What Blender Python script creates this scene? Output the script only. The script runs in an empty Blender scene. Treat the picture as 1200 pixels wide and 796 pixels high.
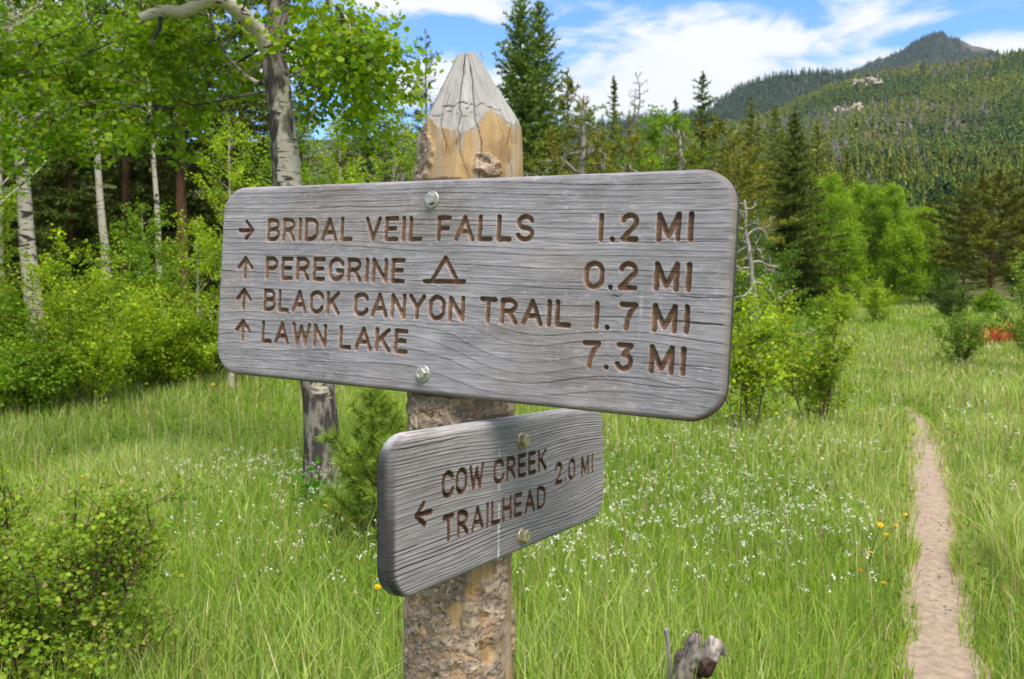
import bpy, math, random
import numpy as np
from math import radians, sin, cos, tan, pi

# ------------------------------------------------------------------ camera, sky, sun, exposure
scene = bpy.context.scene
COLL = scene.collection
FPX = 1000.0                       # focal length in photo pixels (photo 1200 x 796)
PITCH = math.atan(38 / FPX)
CAMZ = 1.55
cam_data = bpy.data.cameras.new('camera')
cam_data.sensor_width = 36.0
cam_data.lens = 36.0 * FPX / 1200.0
cam_data.clip_start = 0.05
cam_data.clip_end = 12000
cam_data.dof.use_dof = True
cam_data.dof.focus_distance = 1.22
cam_data.dof.aperture_fstop = 13.0
cam = bpy.data.objects.new('camera', cam_data)
COLL.objects.link(cam)
cam.location = (0, 0, CAMZ)
cam.rotation_euler = (pi / 2 - PITCH, 0, 0)
scene.camera = cam

SUN_EL, SUN_AZ = radians(58), radians(158)       # azimuth clockwise from +Y: behind the camera, to its right
world = bpy.data.worlds.new('World')
scene.world = world
world.use_nodes = True
scene.view_settings.view_transform = 'Standard'
scene.view_settings.look = 'None'
scene.view_settings.gamma = 1
scene.view_settings.use_curve_mapping = False
scene.view_settings.exposure = 1.40
SKY_STRENGTH = 0.14
CLOUD = 2.75                                       # cloud radiance before the background strength


def build_world():
    nt = world.node_tree
    nt.nodes.clear()
    N, L = nt.nodes.new, nt.links.new
    out = N('ShaderNodeOutputWorld')
    bg = N('ShaderNodeBackground')
    bg.inputs[1].default_value = SKY_STRENGTH
    L(bg.outputs[0], out.inputs[0])
    sky = N('ShaderNodeTexSky')
    sky.sky_type = 'NISHITA'
    sky.sun_disc = False
    sky.sun_elevation = SUN_EL
    sky.sun_rotation = SUN_AZ
    sky.altitude = 2600
    sky.air_density = 1.0
    sky.dust_density = 0.6
    sky.ozone_density = 2.0
    tc = N('ShaderNodeTexCoord')
    d = tc.outputs['Generated']

    def math_(op, a, b=None, clamp=False):
        n = N('ShaderNodeMath'); n.operation = op; n.use_clamp = clamp
        for i, v in enumerate((a, b)):
            if v is None: continue
            if isinstance(v, (int, float)): n.inputs[i].default_value = v
            else: L(v, n.inputs[i])
        return n.outputs[0]
    sep = N('ShaderNodeSeparateXYZ'); L(d, sep.inputs[0])
    zz = math_('ADD', math_('MAXIMUM', sep.outputs[2], 0.0), 0.10)
    comb = N('ShaderNodeCombineXYZ')
    L(math_('DIVIDE', sep.outputs[0], zz), comb.inputs[0])
    L(math_('DIVIDE', sep.outputs[1], zz), comb.inputs[1])
    n1 = N('ShaderNodeTexNoise'); n1.inputs['Scale'].default_value = 0.9
    n1.inputs['Detail'].default_value = 9; n1.inputs['Roughness'].default_value = 0.58
    L(comb.outputs[0], n1.inputs['Vector'])
    n2 = N('ShaderNodeTexNoise'); n2.inputs['Scale'].default_value = 9
    n2.inputs['Detail'].default_value = 8; n2.inputs['Roughness'].default_value = 0.6
    n2.inputs['Distortion'].default_value = 0.4
    mp = N('ShaderNodeMapping'); mp.inputs['Scale'].default_value = (1.0, 1.0, 2.6)
    L(d, mp.inputs[0]); L(mp.outputs[0], n2.inputs['Vector'])
    # cloud banks by the direction in which they stand: (px, py, half width, half height, weight)
    banks = [(790, 90, 150, 50, 1.0), (900, 56, 130, 30, .7), (1010, 32, 120, 26, .65), (1120, 68, 150, 22, .75),
             (700, 118, 90, 40, .8), (440, 66, 32, 22, .9), (500, 94, 75, 30, 1.0), (590, 112, 70, 30, .9),
             (520, 6, 130, 20, .8), (1000, 0, 60, 14, .5), (860, 130, 90, 30, .8),
             (300, 60, 90, 40, .7), (100, 40, 120, 60, .6), (-150, 90, 200, 50, .8), (1450, 40, 180, 50, .8), (1250, 90, 60, 20, .4)]
    acc = None
    for px, py, wx, wy, w in banks:
        c = np.array([(px - 600) / FPX, 1.0, (360 - py) / FPX]); k = np.linalg.norm(c); c /= k
        s = N('ShaderNodeVectorMath'); s.operation = 'SUBTRACT'; L(d, s.inputs[0]); s.inputs[1].default_value = c
        m = N('ShaderNodeVectorMath'); m.operation = 'MULTIPLY'; L(s.outputs[0], m.inputs[0])
        m.inputs[1].default_value = (FPX / wx, 3.0, FPX / wy)
        l = N('ShaderNodeVectorMath'); l.operation = 'LENGTH'; L(m.outputs[0], l.inputs[0])
        v = math_('SUBTRACT', 1.0, math_('MULTIPLY', l.outputs['Value'], 0.62), True)
        v = math_('MULTIPLY', v, w)
        acc = v if acc is None else math_('MAXIMUM', acc, v)
    cov = math_('ADD', math_('MULTIPLY', acc, 0.9), math_('MULTIPLY', math_('SUBTRACT', n2.outputs[0], 0.5), 1.5))
    # unseen sky overhead and behind the camera: broken cloud added for whiter light
    hi = N('ShaderNodeMapRange'); hi.inputs[1].default_value = 0.42; hi.inputs[2].default_value = 0.62
    hi.inputs[3].default_value = 0; hi.inputs[4].default_value = .9
    L(sep.outputs[2], hi.inputs[0])
    bk = N('ShaderNodeMapRange'); bk.inputs[1].default_value = .15; bk.inputs[2].default_value = -.25
    bk.inputs[3].default_value = 0; bk.inputs[4].default_value = .9
    L(sep.outputs[1], bk.inputs[0])
    cov = math_('ADD', cov, math_('MULTIPLY', math_('MAXIMUM', hi.outputs[0], bk.outputs[0]), math_('MULTIPLY', math_('SUBTRACT', n1.outputs[0], .3), 3.0)))
    rp = N('ShaderNodeMapRange'); rp.interpolation_type = 'SMOOTHSTEP'
    rp.inputs[1].default_value = 0.20; rp.inputs[2].default_value = 0.58
    L(cov, rp.inputs[0])
    # cloud body: whiter where thick
    cc = N('ShaderNodeMix'); cc.data_type = 'RGBA'
    L(n2.outputs[0], cc.inputs[0])
    cc.inputs[6].default_value = (CLOUD * .96, CLOUD * .98, CLOUD * 1.03, 1)
    cc.inputs[7].default_value = (CLOUD * 1.14, CLOUD * 1.12, CLOUD * 1.08, 1)
    mx = N('ShaderNodeMix'); mx.data_type = 'RGBA'
    L(math_('MULTIPLY', rp.outputs[0], 0.97), mx.inputs[0])
    hs = N('ShaderNodeHueSaturation'); hs.inputs['Saturation'].default_value = 1.22; hs.inputs['Value'].default_value = .86; L(sky.outputs[0], hs.inputs['Color'])
    L(hs.outputs[0], mx.inputs[6]); L(cc.outputs[2], mx.inputs[7])
    L(mx.outputs[2], bg.inputs[0])


build_world()
sun_data = bpy.data.lights.new('sun', 'SUN')
sun_data.energy = 2.1
sun_data.angle = radians(40)
sun_data.color = (1.0, 0.945, 0.85)
sun = bpy.data.objects.new('sun', sun_data)
COLL.objects.link(sun)
sun.rotation_euler = (pi / 2 - SUN_EL, 0, pi - SUN_AZ)

# ------------------------------------------------------------------ numeric helpers
def hash3(ix, iy, iz, seed=0):
    h = (ix.astype(np.int64) * 374761393 + iy.astype(np.int64) * 668265263 + iz.astype(np.int64) * 2147483647 + seed * 974634777) & 0x7fffffff
    h = ((h ^ (h >> 13)) * 1274126177) & 0x7fffffff
    h = ((h ^ (h >> 15)) * 1103515245) & 0x7fffffff
    return ((h ^ (h >> 16)) & 0xffffff) / float(0xffffff)


def vnoise(x, y, z=0.0, seed=0):
    x, y, z = np.broadcast_arrays(np.asarray(x, float), np.asarray(y, float), np.asarray(z, float))
    ix, iy, iz = np.floor(x), np.floor(y), np.floor(z)
    fx, fy, fz = x - ix, y - iy, z - iz
    fx, fy, fz = [f * f * f * (f * (f * 6 - 15) + 10) for f in (fx, fy, fz)]
    r = 0
    for a in (0, 1):
        for b in (0, 1):
            for c in (0, 1):
                w = (fx if a else 1 - fx) * (fy if b else 1 - fy) * (fz if c else 1 - fz)
                r = r + w * hash3(ix + a, iy + b, iz + c, seed)
    return r * 2 - 1


def fbm(x, y, z=0.0, seed=0, oct=4, gain=.5):
    r, a, f = 0, 1.0, 1.0
    for o in range(oct):
        r = r + a * vnoise(np.asarray(x) * f, np.asarray(y) * f, np.asarray(z) * f, seed + o)
        a *= gain; f *= 2.03
    return r


def worley(x, y, z, seed=0):
    ix, iy, iz = np.floor(x), np.floor(y), np.floor(z)
    f1 = np.full(x.shape, 9.0); f2 = np.full(x.shape, 9.0); cid = np.zeros(x.shape)
    for a in (-1, 0, 1):
        for b in (-1, 0, 1):
            for c in (-1, 0, 1):
                cx, cy, cz = ix + a, iy + b, iz + c
                px = cx + hash3(cx, cy, cz, seed); py = cy + hash3(cx, cy, cz, seed + 1); pz = cz + hash3(cx, cy, cz, seed + 2)
                d = np.sqrt((x - px) ** 2 + (y - py) ** 2 + (z - pz) ** 2)
                near = d < f1
                f2 = np.where(near, f1, np.minimum(f2, d))
                cid = np.where(near, hash3(cx, cy, cz, seed + 3), cid)
                f1 = np.where(near, d, f1)
    return f1, f2, cid


def sstep(a, b, x):
    t = np.clip((np.asarray(x, float) - a) / (b - a), 0, 1)
    return t * t * (3 - 2 * t)


def ray(px, py):
    x, y = (px - 600) / FPX, -(py - 398) / FPX
    return np.array([x, cos(PITCH) + y * sin(PITCH), -sin(PITCH) + y * cos(PITCH)])


def cam2world(p):
    p = np.asarray(p, float)
    X, Y, Z = p[..., 0], p[..., 1], p[..., 2]
    return np.stack([X, Y * sin(PITCH) - Z * cos(PITCH), Y * cos(PITCH) + Z * sin(PITCH) + CAMZ], -1)


def h(x, y):
    """height of the meadow"""
    x = np.asarray(x, float); y = np.asarray(y, float)
    z = .10 * fbm(x / 5.0, y / 5.0, 3.1, 5, 2) * sstep(3, 9, np.hypot(x, y)) + .025 * vnoise(x * .9, y * .9, 0, 9)
    z = z + 2.05 * sstep(15, 62, y) + np.maximum(y - 62, 0) * .02
    z = z + .35 * sstep(9, 17, y) * sstep(1, -5, x)
    return z


def G(px, d):
    """point on the ground at forward distance d under photo column px"""
    x = (px - 600) / FPX * d / cos(PITCH)
    return np.array([x, d, float(h(x, d))])


def zat(py, d, px=600):
    r = ray(px, py)
    return CAMZ + r[2] / r[1] * d


def P(px, py, d):
    r = ray(px, py)
    return np.array([0, 0, CAMZ]) + r / r[1] * d


# ------------------------------------------------------------------ mesh helpers
def mk_mesh(name, V, F, col=None, mat=None, smooth=False):
    """V (n,3); F one array (m,k) or a list of such arrays"""
    if not isinstance(F, list): F = [F]
    F = [np.asarray(f, np.int32) for f in F if len(f)]
    me = bpy.data.meshes.new(name)
    V = np.asarray(V, np.float32)
    me.vertices.add(len(V)); me.vertices.foreach_set('co', V.ravel())
    tot = np.concatenate([np.full(len(f), f.shape[1], np.int32) for f in F])
    loops = np.concatenate([f.ravel() for f in F])
    me.loops.add(len(loops)); me.loops.foreach_set('vertex_index', loops)
    me.polygons.add(len(tot))
    me.polygons.foreach_set('loop_start', np.concatenate([[0], np.cumsum(tot)[:-1]]).astype(np.int32))
    me.polygons.foreach_set('use_smooth', np.full(len(tot), smooth, bool))
    if col is not None:
        a = me.color_attributes.new('Col', 'FLOAT_COLOR', 'POINT')
        c = np.ones((len(V), 4), np.float32); c[:, :3] = np.clip(col, 0, 1)
        a.data.foreach_set('color', c.ravel())
    me.update(calc_edges=True)
    if mat is not None: me.materials.append(mat)
    return me


def obj(name, me, parent=None, loc=None, rot=None):
    o = bpy.data.objects.new(name, me)
    COLL.objects.link(o)
    if parent is not None: o.parent = parent
    if loc is not None: o.location = loc
    if rot is not None: o.rotation_euler = rot
    return o


def tag(o, label=None, cat=None, group=None, kind=None):
    if label: o['label'] = label
    if cat: o['category'] = cat
    if group: o['group'] = group
    if kind: o['kind'] = kind
    return o


def thing(name, label, cat, loc, group=None, rz=0.0):
    o = obj(name, None, None, tuple(float(v) for v in loc), (0, 0, rz))
    o.empty_display_size = .2
    return tag(o, label, cat, group)


def copy_tree(src, loc, rz=0.0, scale=(1, 1, 1), label=None, parent=None):
    c = src.copy(); COLL.objects.link(c)
    if parent is not None: c.parent = parent
    else:
        c.location = tuple(float(v) for v in loc); c.rotation_euler = (0, 0, rz); c.scale = scale
        if label: c['label'] = label
    for ch in list(src.children): copy_tree(ch, None, parent=c)
    return c


class Geo:
    """collects pieces with colours"""
    def __init__(s): s.V, s.F, s.C, s.n = [], {}, [], 0
    def add(s, V, F, col):
        V = np.asarray(V, float); 
        for f in (F if isinstance(F, list) else [F]):
            f = np.asarray(f, np.int64)
            if len(f): s.F.setdefault(f.shape[1], []).append(f + s.n)
        s.V.append(V); col = np.asarray(col, float)
        s.C.append(np.broadcast_to(col, V.shape) if col.ndim == 1 else col); s.n += len(V)
    def mesh(s, name, mat, smooth=False):
        return mk_mesh(name, np.concatenate(s.V), [np.concatenate(f) for f in s.F.values()], np.concatenate(s.C), mat, smooth)


def tube(pts, rad, n=6, cap=True):
    pts = np.asarray(pts, float); rad = np.broadcast_to(np.asarray(rad, float), (len(pts),))
    t = np.gradient(pts, axis=0); t /= np.linalg.norm(t, axis=1)[:, None] + 1e-9
    ref = np.array([0, 0, 1.0]) if abs(t[0, 2]) < .8 else np.array([1.0, 0, 0])
    a = np.cross(t, ref); a /= np.linalg.norm(a, axis=1)[:, None] + 1e-9
    b = np.cross(t, a)
    th = np.arange(n) / n * 2 * pi
    V = pts[:, None] + rad[:, None, None] * (a[:, None] * np.cos(th)[None, :, None] + b[:, None] * np.sin(th)[None, :, None])
    i = np.arange(len(pts) - 1)[:, None] * n; j = np.arange(n)[None]; k = (j + 1) % n
    F = np.stack([i + j, i + n + j, i + n + k, i + k], -1).reshape(-1, 4)[:, ::-1]
    V = V.reshape(-1, 3)
    if cap and n <= 8:
        return V, [F, (np.arange(n) + (len(pts) - 1) * n)[None, ::1]]
    return V, [F]


def smooth_line(ctrl, n):
    ctrl = np.asarray(ctrl, float); m = len(ctrl)
    t = np.linspace(0, m - 1, n); i = np.clip(t.astype(int), 0, m - 2); f = (t - i)[:, None]
    p0 = ctrl[np.maximum(i - 1, 0)]; p1 = ctrl[i]; p2 = ctrl[i + 1]; p3 = ctrl[np.minimum(i + 2, m - 1)]
    return .5 * (2 * p1 + (p2 - p0) * f + (2 * p0 - 5 * p1 + 4 * p2 - p3) * f ** 2 + (3 * p1 - p0 - 3 * p2 + p3) * f ** 3)


def unit(v): return v / (np.linalg.norm(v, axis=-1, keepdims=True) + 1e-9)


LEAF6 = np.array([(0, 0), (.42, .28), (.45, .62), (0, 1.0), (-.45, .62), (-.42, .28)])
LEAF4 = np.array([(0, 0), (.42, .5), (0, 1.0), (-.42, .5)])


def leaf_geo(rng, pts, size, col, shape=LEAF6, up=.6, cvar=.2, hang=0.0, axis=None):
    """flat leaves at pts; colours vary from leaf to leaf"""
    n = len(pts)
    nrm = rng.normal(size=(n, 3)); nrm[:, 2] = np.abs(nrm[:, 2]) + up; nrm = unit(nrm)
    ax = rng.normal(size=(n, 3)); ax[:, 2] -= hang
    if axis is not None: ax = ax * .6 + axis
    ax = unit(ax - nrm * (ax * nrm).sum(1)[:, None]); bx = np.cross(nrm, ax)
    s = (size * rng.uniform(.6, 1.25, n))[:, None, None]
    V = pts[:, None] + s * (shape[None, :, 0:1] * bx[:, None] + shape[None, :, 1:2] * ax[:, None])
    bend = (np.abs(shape[:, 0]) * .35)[None, :, None] * s * nrm[:, None]
    V = V + bend
    k = len(shape)
    F = np.arange(n * k).reshape(n, k)
    c = np.asarray(col, float)
    c = c if c.ndim == 2 else np.broadcast_to(c, (n, 3))
    v = rng.normal(0, cvar, (n, 1)); hue = rng.normal(0, cvar * .5, (n, 1))
    c = c * np.exp(v) * np.concatenate([np.exp(hue), np.ones((n, 1)), np.exp(-hue)], 1)
    return V.reshape(-1, 3), F, np.repeat(c, k, 0)


def needle_geo(rng, A, B, dens, ln, w, col, spread=.9, up=.15, cvar=.25, minn=2):
    """needles along the segments A-B"""
    L = np.linalg.norm(B - A, axis=1)
    cnt = np.maximum((L * dens + rng.uniform(0, 1, len(L))).astype(int), minn)
    idx = np.repeat(np.arange(len(L)), cnt); n = len(idx)
    t = rng.uniform(0, 1, (n, 1)); p = A[idx] * (1 - t) + B[idx] * t
    d = unit(B - A)[idx]
    r = rng.normal(size=(n, 3)); r = unit(r - d * (r * d).sum(1)[:, None])
    dirn = d * .75 + r * spread; dirn[:, 2] += up; dirn = unit(dirn)
    side = unit(np.cross(dirn, rng.normal(size=(n, 3))))
    l = (ln * rng.uniform(.6, 1.2, n))[:, None]
    V = np.stack([p - side * w * .5, p + side * w * .5, p + dirn * l], 1)
    F = np.arange(n * 3).reshape(n, 3)
    c = np.broadcast_to(np.asarray(col, float), (len(L), 3)) * np.exp(rng.normal(0, cvar * .6, (len(L), 1)))
    c = c[idx] * np.exp(rng.normal(0, cvar, (n, 1)))
    return V.reshape(-1, 3), F, np.repeat(c, 3, 0)


# ------------------------------------------------------------------ materials
def new_mat(name):
    m = bpy.data.materials.new(name); m.use_nodes = True
    nt = m.node_tree; nt.nodes.clear()
    return m, nt, nt.nodes.new, nt.links.new


def mat_attr(name, rough=.7, spec=.25, transl=0.0, bump=None, tcol=(1.1, 1.15, .5)):
    m, nt, N, L = new_mat(name)
    out = N('ShaderNodeOutputMaterial'); b = N('ShaderNodeBsdfPrincipled')
    a = N('ShaderNodeAttribute'); a.attribute_name = 'Col'
    L(a.outputs['Color'], b.inputs['Base Color'])
    b.inputs['Roughness'].default_value = rough
    b.inputs['Specular IOR Level'].default_value = spec
    if bump:
        tc = N('ShaderNodeTexCoord'); nz = N('ShaderNodeTexNoise'); nz.inputs['Scale'].default_value = bump[0]
        nz.inputs['Detail'].default_value = 5
        mp = N('ShaderNodeMapping'); mp.inputs['Scale'].default_value = bump[2]
        L(tc.outputs['Object'], mp.inputs[0]); L(mp.outputs[0], nz.inputs['Vector'])
        bp = N('ShaderNodeBump'); bp.inputs['Distance'].default_value = bump[1]; bp.inputs['Strength'].default_value = .8
        L(nz.outputs[0], bp.inputs['Height']); L(bp.outputs[0], b.inputs['Normal'])
    if transl:
        t = N('ShaderNodeBsdfTranslucent'); g = N('ShaderNodeMix'); g.data_type = 'RGBA'; g.blend_type = 'MULTIPLY'
        g.inputs[0].default_value = 1; L(a.outputs['Color'], g.inputs[6]); g.inputs[7].default_value = (*tcol, 1)
        L(g.outputs[2], t.inputs[0])
        mx = N('ShaderNodeMixShader'); mx.inputs[0].default_value = transl
        L(b.outputs[0], mx.inputs[1]); L(t.outputs[0], mx.inputs[2]); L(mx.outputs[0], out.inputs[0])
    else:
        L(b.outputs[0], out.inputs[0])
    return m


M = {}
M['leaf'] = mat_attr('leaf', .5, .3, .45, tcol=(1.6, 1.5, .5))
M['needle'] = mat_attr('needle', .6, .2, .15)
M['grass'] = mat_attr('grass_blade', .55, .3, .38, tcol=(1.35, 1.4, .6))
M['flower'] = mat_attr('petal', .7, .1, .25, tcol=(1, 1, 1))
M['twig'] = mat_attr('twig', .85, .1)
M['sign_wood'] = mat_attr('weathered_wood', .78, .22, bump=(1.0, .0004, (60, 900, 300)))
M['routed'] = mat_attr('routed_wood', .85, .12)
M['post'] = mat_attr('post_wood', .82, .18, bump=(420, .0008, (1, 1, 1)))
M['rock'] = mat_attr('rock', .9, .1, bump=(.4, .5, (1, 1, 1)))
M['farwood'] = mat_attr('far_needle', .8, .05)


def mat_aspen():
    m, nt, N, L = new_mat('aspen_bark')
    out = N('ShaderNodeOutputMaterial'); b = N('ShaderNodeBsdfPrincipled'); L(b.outputs[0], out.inputs[0])
    tc = N('ShaderNodeTexCoord')

    def noise(scale, mapping, detail=5, dist=0.0):
        mp = N('ShaderNodeMapping'); mp.inputs['Scale'].default_value = mapping
        L(tc.outputs['Object'], mp.inputs[0])
        n = N('ShaderNodeTexNoise'); n.inputs['Scale'].default_value = scale
        n.inputs['Detail'].default_value = detail; n.inputs['Distortion'].default_value = dist
        L(mp.outputs[0], n.inputs['Vector']); return n.outputs[0]

    def rng_(v, a, c, lo=0, hi=1):
        r = N('ShaderNodeMapRange'); r.interpolation_type = 'SMOOTHSTEP'
        r.inputs[1].default_value = a; r.inputs[2].default_value = c; r.inputs[3].default_value = lo; r.inputs[4].default_value = hi
        L(v, r.inputs[0]); return r.outputs[0]

    def mix(f, a, c):
        x = N('ShaderNodeMix'); x.data_type = 'RGBA'
        L(f, x.inputs[0])
        for i, v in ((6, a), (7, c)):
            if isinstance(v, tuple): x.inputs[i].default_value = (*v, 1)
            else: L(v, x.inputs[i])
        return x.outputs[2]
    base = mix(noise(6, (1, 1, .5)), (.36, .31, .235), (.56, .51, .42))
    dash = rng_(noise(7, (1, 1, 6), 4), .56, .64)
    base = mix(dash, base, (.06, .05, .042))
    patch = rng_(noise(3.6, (1, 1, 1.8), 7, .6), .575, .63)
    base = mix(patch, base, (.045, .04, .036))
    # the attribute's red channel is the old furrowed bark near the foot
    a = N('ShaderNodeAttribute'); a.attribute_name = 'Col'
    sp = N('ShaderNodeSeparateColor'); L(a.outputs['Color'], sp.inputs[0])
    furrow = mix(rng_(noise(16, (1, 1, .35), 6, .4), .45, .58), (.05, .042, .037), (.20, .175, .15))
    am = N('ShaderNodeMath'); am.operation = 'ADD'; L(sp.outputs[0], am.inputs[0])
    n3 = N('ShaderNodeMath'); n3.operation = 'MULTIPLY_ADD'; L(noise(4, (1, 1, .8), 6, .5), n3.inputs[0]); n3.inputs[1].default_value = 1.6; n3.inputs[2].default_value = -.8
    L(n3.outputs[0], am.inputs[1])
    base = mix(rng_(am.outputs[0], .46, .56), base, furrow)
    L(base, b.inputs['Base Color']); b.inputs['Roughness'].default_value = .8
    b.inputs['Specular IOR Level'].default_value = .15
    bp = N('ShaderNodeBump'); bp.inputs['Distance'].default_value = .02; bp.inputs['Strength'].default_value = .7
    L(noise(18, (1, 1, .6), 6, .3), bp.inputs['Height']); L(bp.outputs[0], b.inputs['Normal'])
    return m


M['aspen'] = mat_aspen()


def mat_noise(name, c1, c2, scale, mapping=(1, 1, 1), bump=.02, rough=.9, c3=None):
    m, nt, N, L = new_mat(name)
    out = N('ShaderNodeOutputMaterial'); b = N('ShaderNodeBsdfPrincipled'); L(b.outputs[0], out.inputs[0])
    tc = N('ShaderNodeTexCoord'); mp = N('ShaderNodeMapping'); mp.inputs['Scale'].default_value = mapping
    L(tc.outputs['Object'], mp.inputs[0])
    n = N('ShaderNodeTexNoise'); n.inputs['Scale'].default_value = scale; n.inputs['Detail'].default_value = 8
    n.inputs['Roughness'].default_value = .65
    L(mp.outputs[0], n.inputs['Vector'])
    r = N('ShaderNodeValToRGB'); L(n.outputs[0], r.inputs[0])
    r.color_ramp.elements[0].position = .35; r.color_ramp.elements[0].color = (*c1, 1)
    r.color_ramp.elements[1].position = .65; r.color_ramp.elements[1].color = (*c2, 1)
    if c3:
        e = r.color_ramp.elements.new(.5); e.color = (*c3, 1)
    L(r.outputs[0], b.inputs['Base Color']); b.inputs['Roughness'].default_value = rough
    b.inputs['Specular IOR Level'].default_value = .12
    bp = N('ShaderNodeBump'); bp.inputs['Distance'].default_value = bump
    L(n.outputs[0], bp.inputs['Height']); L(bp.outputs[0], b.inputs['Normal'])
    return m


M['pine_bark'] = mat_noise('pine_bark', (.05, .03, .02), (.20, .10, .055), 9, (1, 1, .3), .03)
M['grey_bark'] = mat_noise('grey_bark', (.10, .085, .07), (.30, .27, .235), 12, (1, 1, .4), .02)
M['dead_wood'] = mat_noise('bleached_wood', (.17, .15, .13), (.42, .39, .35), 14, (1, 1, .4), .01)
M['soil'] = mat_noise('meadow_soil', (.09, .13, .024), (.17, .17, .06), 3.0, (1, 1, 1), .03, c3=(.12, .165, .03))
M['trail'] = mat_noise('trail_dirt', (.27, .20, .15), (.42, .325, .25), 22.0, (1, 1, 1), .012, c3=(.35, .265, .20))
M['hill'] = mat_noise('hill_ground', (.05, .055, .018), (.12, .10, .055), .05, (1, 1, 1), .5)
M['peak'] = mat_noise('peak_ground', (.028, .045, .022), (.10, .09, .075), .012, (1, 1, 1), 4.0, c3=(.04, .055, .028))


def mat_metal(name, col, rough, metallic):
    m, nt, N, L = new_mat(name)
    out = N('ShaderNodeOutputMaterial'); b = N('ShaderNodeBsdfPrincipled'); L(b.outputs[0], out.inputs[0])
    tc = N('ShaderNodeTexCoord'); n = N('ShaderNodeTexNoise'); n.inputs['Scale'].default_value = 260; n.inputs['Detail'].default_value = 4
    L(tc.outputs['Object'], n.inputs['Vector'])
    x = N('ShaderNodeMix'); x.data_type = 'RGBA'; L(n.outputs[0], x.inputs[0])
    x.inputs[6].default_value = (*[c * .5 for c in col], 1); x.inputs[7].default_value = (*[min(c * 1.3, 1) for c in col], 1)
    L(x.outputs[2], b.inputs['Base Color']); b.inputs['Metallic'].default_value = metallic
    b.inputs['Roughness'].default_value = rough
    return m


M['zinc'] = mat_metal('zinc_steel', (.50, .49, .45), .42, .75)
M['yellow_zinc'] = mat_metal('yellow_zinc_steel', (.50, .43, .27), .45, .7)


# ------------------------------------------------------------------ ground, trail, hills
def polar(radii, az):
    R, A = np.meshgrid(radii, az, indexing='ij')
    return R, A, R * np.sin(A), R * np.cos(A)


def grid_faces(n, m, wrap=False):
    i = np.arange(n - 1)[:, None] * m; j = np.arange(m if wrap else m - 1)[None]; k = (j + 1) % m
    return np.stack([i + j, i + k, i + m + k, i + m + j], -1).reshape(-1, 4)[:, ::-1]


rad = np.concatenate([[0.05], np.geomspace(.4, 130, 190), np.geomspace(150, 4000, 20)])
R_, A_, X_, Y_ = polar(rad, np.linspace(0, 2 * pi, 361)[:-1])
Z_ = h(X_, np.clip(Y_, -40, 130))
ground = obj('ground', mk_mesh('ground', np.stack([X_, Y_, Z_], -1).reshape(-1, 3), grid_faces(len(rad), 360, True), None, M['soil'], True))
tag(ground, kind='structure')

# the footpath: centre line and half width, in metres
trail_px = [(1112, 1010, 2.39), (1108, 860, 3.09), (1104, 796, 0), (1096, 700, 0), (1094, 640, 0), (1092, 590, 0), (1087, 545, 0), (1081, 512, 0), (1075, 494, 0), (1066, 483, 0), (1050, 476, 0), (1020, 470, 0)]


def hit(px, py):
    r = ray(px, py); d = 3.0
    for _ in range(60):
        p = np.array([0, 0, CAMZ]) + r / r[1] * d
        err = p[2] - float(h(p[0], p[1])); d += err / max(-r[2] / r[1], .02) * .6
        d = min(max(d, 1), 90)
    return np.array([r[0] / r[1] * d, d])


TC = smooth_line([hit(px, py) for px, py, _ in trail_px], 240)
TC = np.concatenate([TC[:1] + np.array([[.02, -6.0]]), TC[:1] + np.array([[.01, -2.5]]), TC])
TT = unit(np.gradient(TC, axis=0)); TN = np.stack([TT[:, 1], -TT[:, 0]], 1)
s_ = np.arange(len(TC))
half = ((.130) - .06 * sstep(8.5, 12.5, TC[:, 1])) * (1 + .16 * vnoise(s_ * .15, 0, 0, 3) + .08 * vnoise(s_ * .5, 1, 0, 4))
cols = np.linspace(-1.25, 1.25, 11)
XY = TC[:, None] + TN[:, None] * (half[:, None] * cols[None])[..., None]
ZZ = h(XY[..., 0], XY[..., 1]) + .004 + .012 * np.maximum(np.abs(cols)[None] - .7, 0) + .006 * vnoise(XY[..., 0] * 9, XY[..., 1] * 9, 0, 8)
ZZ += .03 * (1 - .3 * np.abs(cols)[None])  # clear of the coarser ground sheet
trail = obj('trail', mk_mesh('trail', np.concatenate([XY, ZZ[..., None]], -1).reshape(-1, 3), grid_faces(len(TC), 11), None, M['trail'], True))
tag(trail, kind='structure')


def trail_dist(x, y):
    best = np.full(len(x), 9.0); q = TC[::3]; hw = half[::3]
    near = np.where((x > -1) & (x < 8) & (y < 16))[0]
    for s in range(0, len(near), 40000):
        k = near[s:s + 40000]
        d = np.hypot(x[k, None] - q[None, :, 0], y[k, None] - q[None, :, 1]) / hw[None]
        best[k] = d.min(1)
    return best


def elev(table):
    t = np.array(table, float); a = np.arctan((t[:, 0] - 600) / FPX); e = (360 - t[:, 1]) / np.hypot(FPX, t[:, 0] - 600)
    return lambda az: np.interp(az, a, e)


E_A = elev([(-900, 215), (0, 200), (500, 175), (640, 178), (760, 172), (830, 160), (880, 146), (930, 124), (960, 112), (1000, 100), (1050, 94), (1100, 86), (1150, 76), (1200, 68), (1320, 58), (1700, 90), (2400, 120)])
E_B = elev([(-900, 190), (200, 170), (560, 158), (700, 150), (750, 142), (780, 144), (830, 133), (862, 108), (900, 96), (940, 91), (985, 91), (1040, 110), (1200, 130), (2400, 160)])
E_C = elev([(-900, 230), (700, 190), (900, 118), (960, 97), (1000, 85), (1040, 70), (1062, 58), (1076, 48), (1088, 43), (1098, 43), (1112, 50), (1130, 58), (1155, 66), (1200, 84), (1300, 100), (2400, 170)])
DA, DB, DC = 700.0, 1050.0, 1700.0


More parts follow.
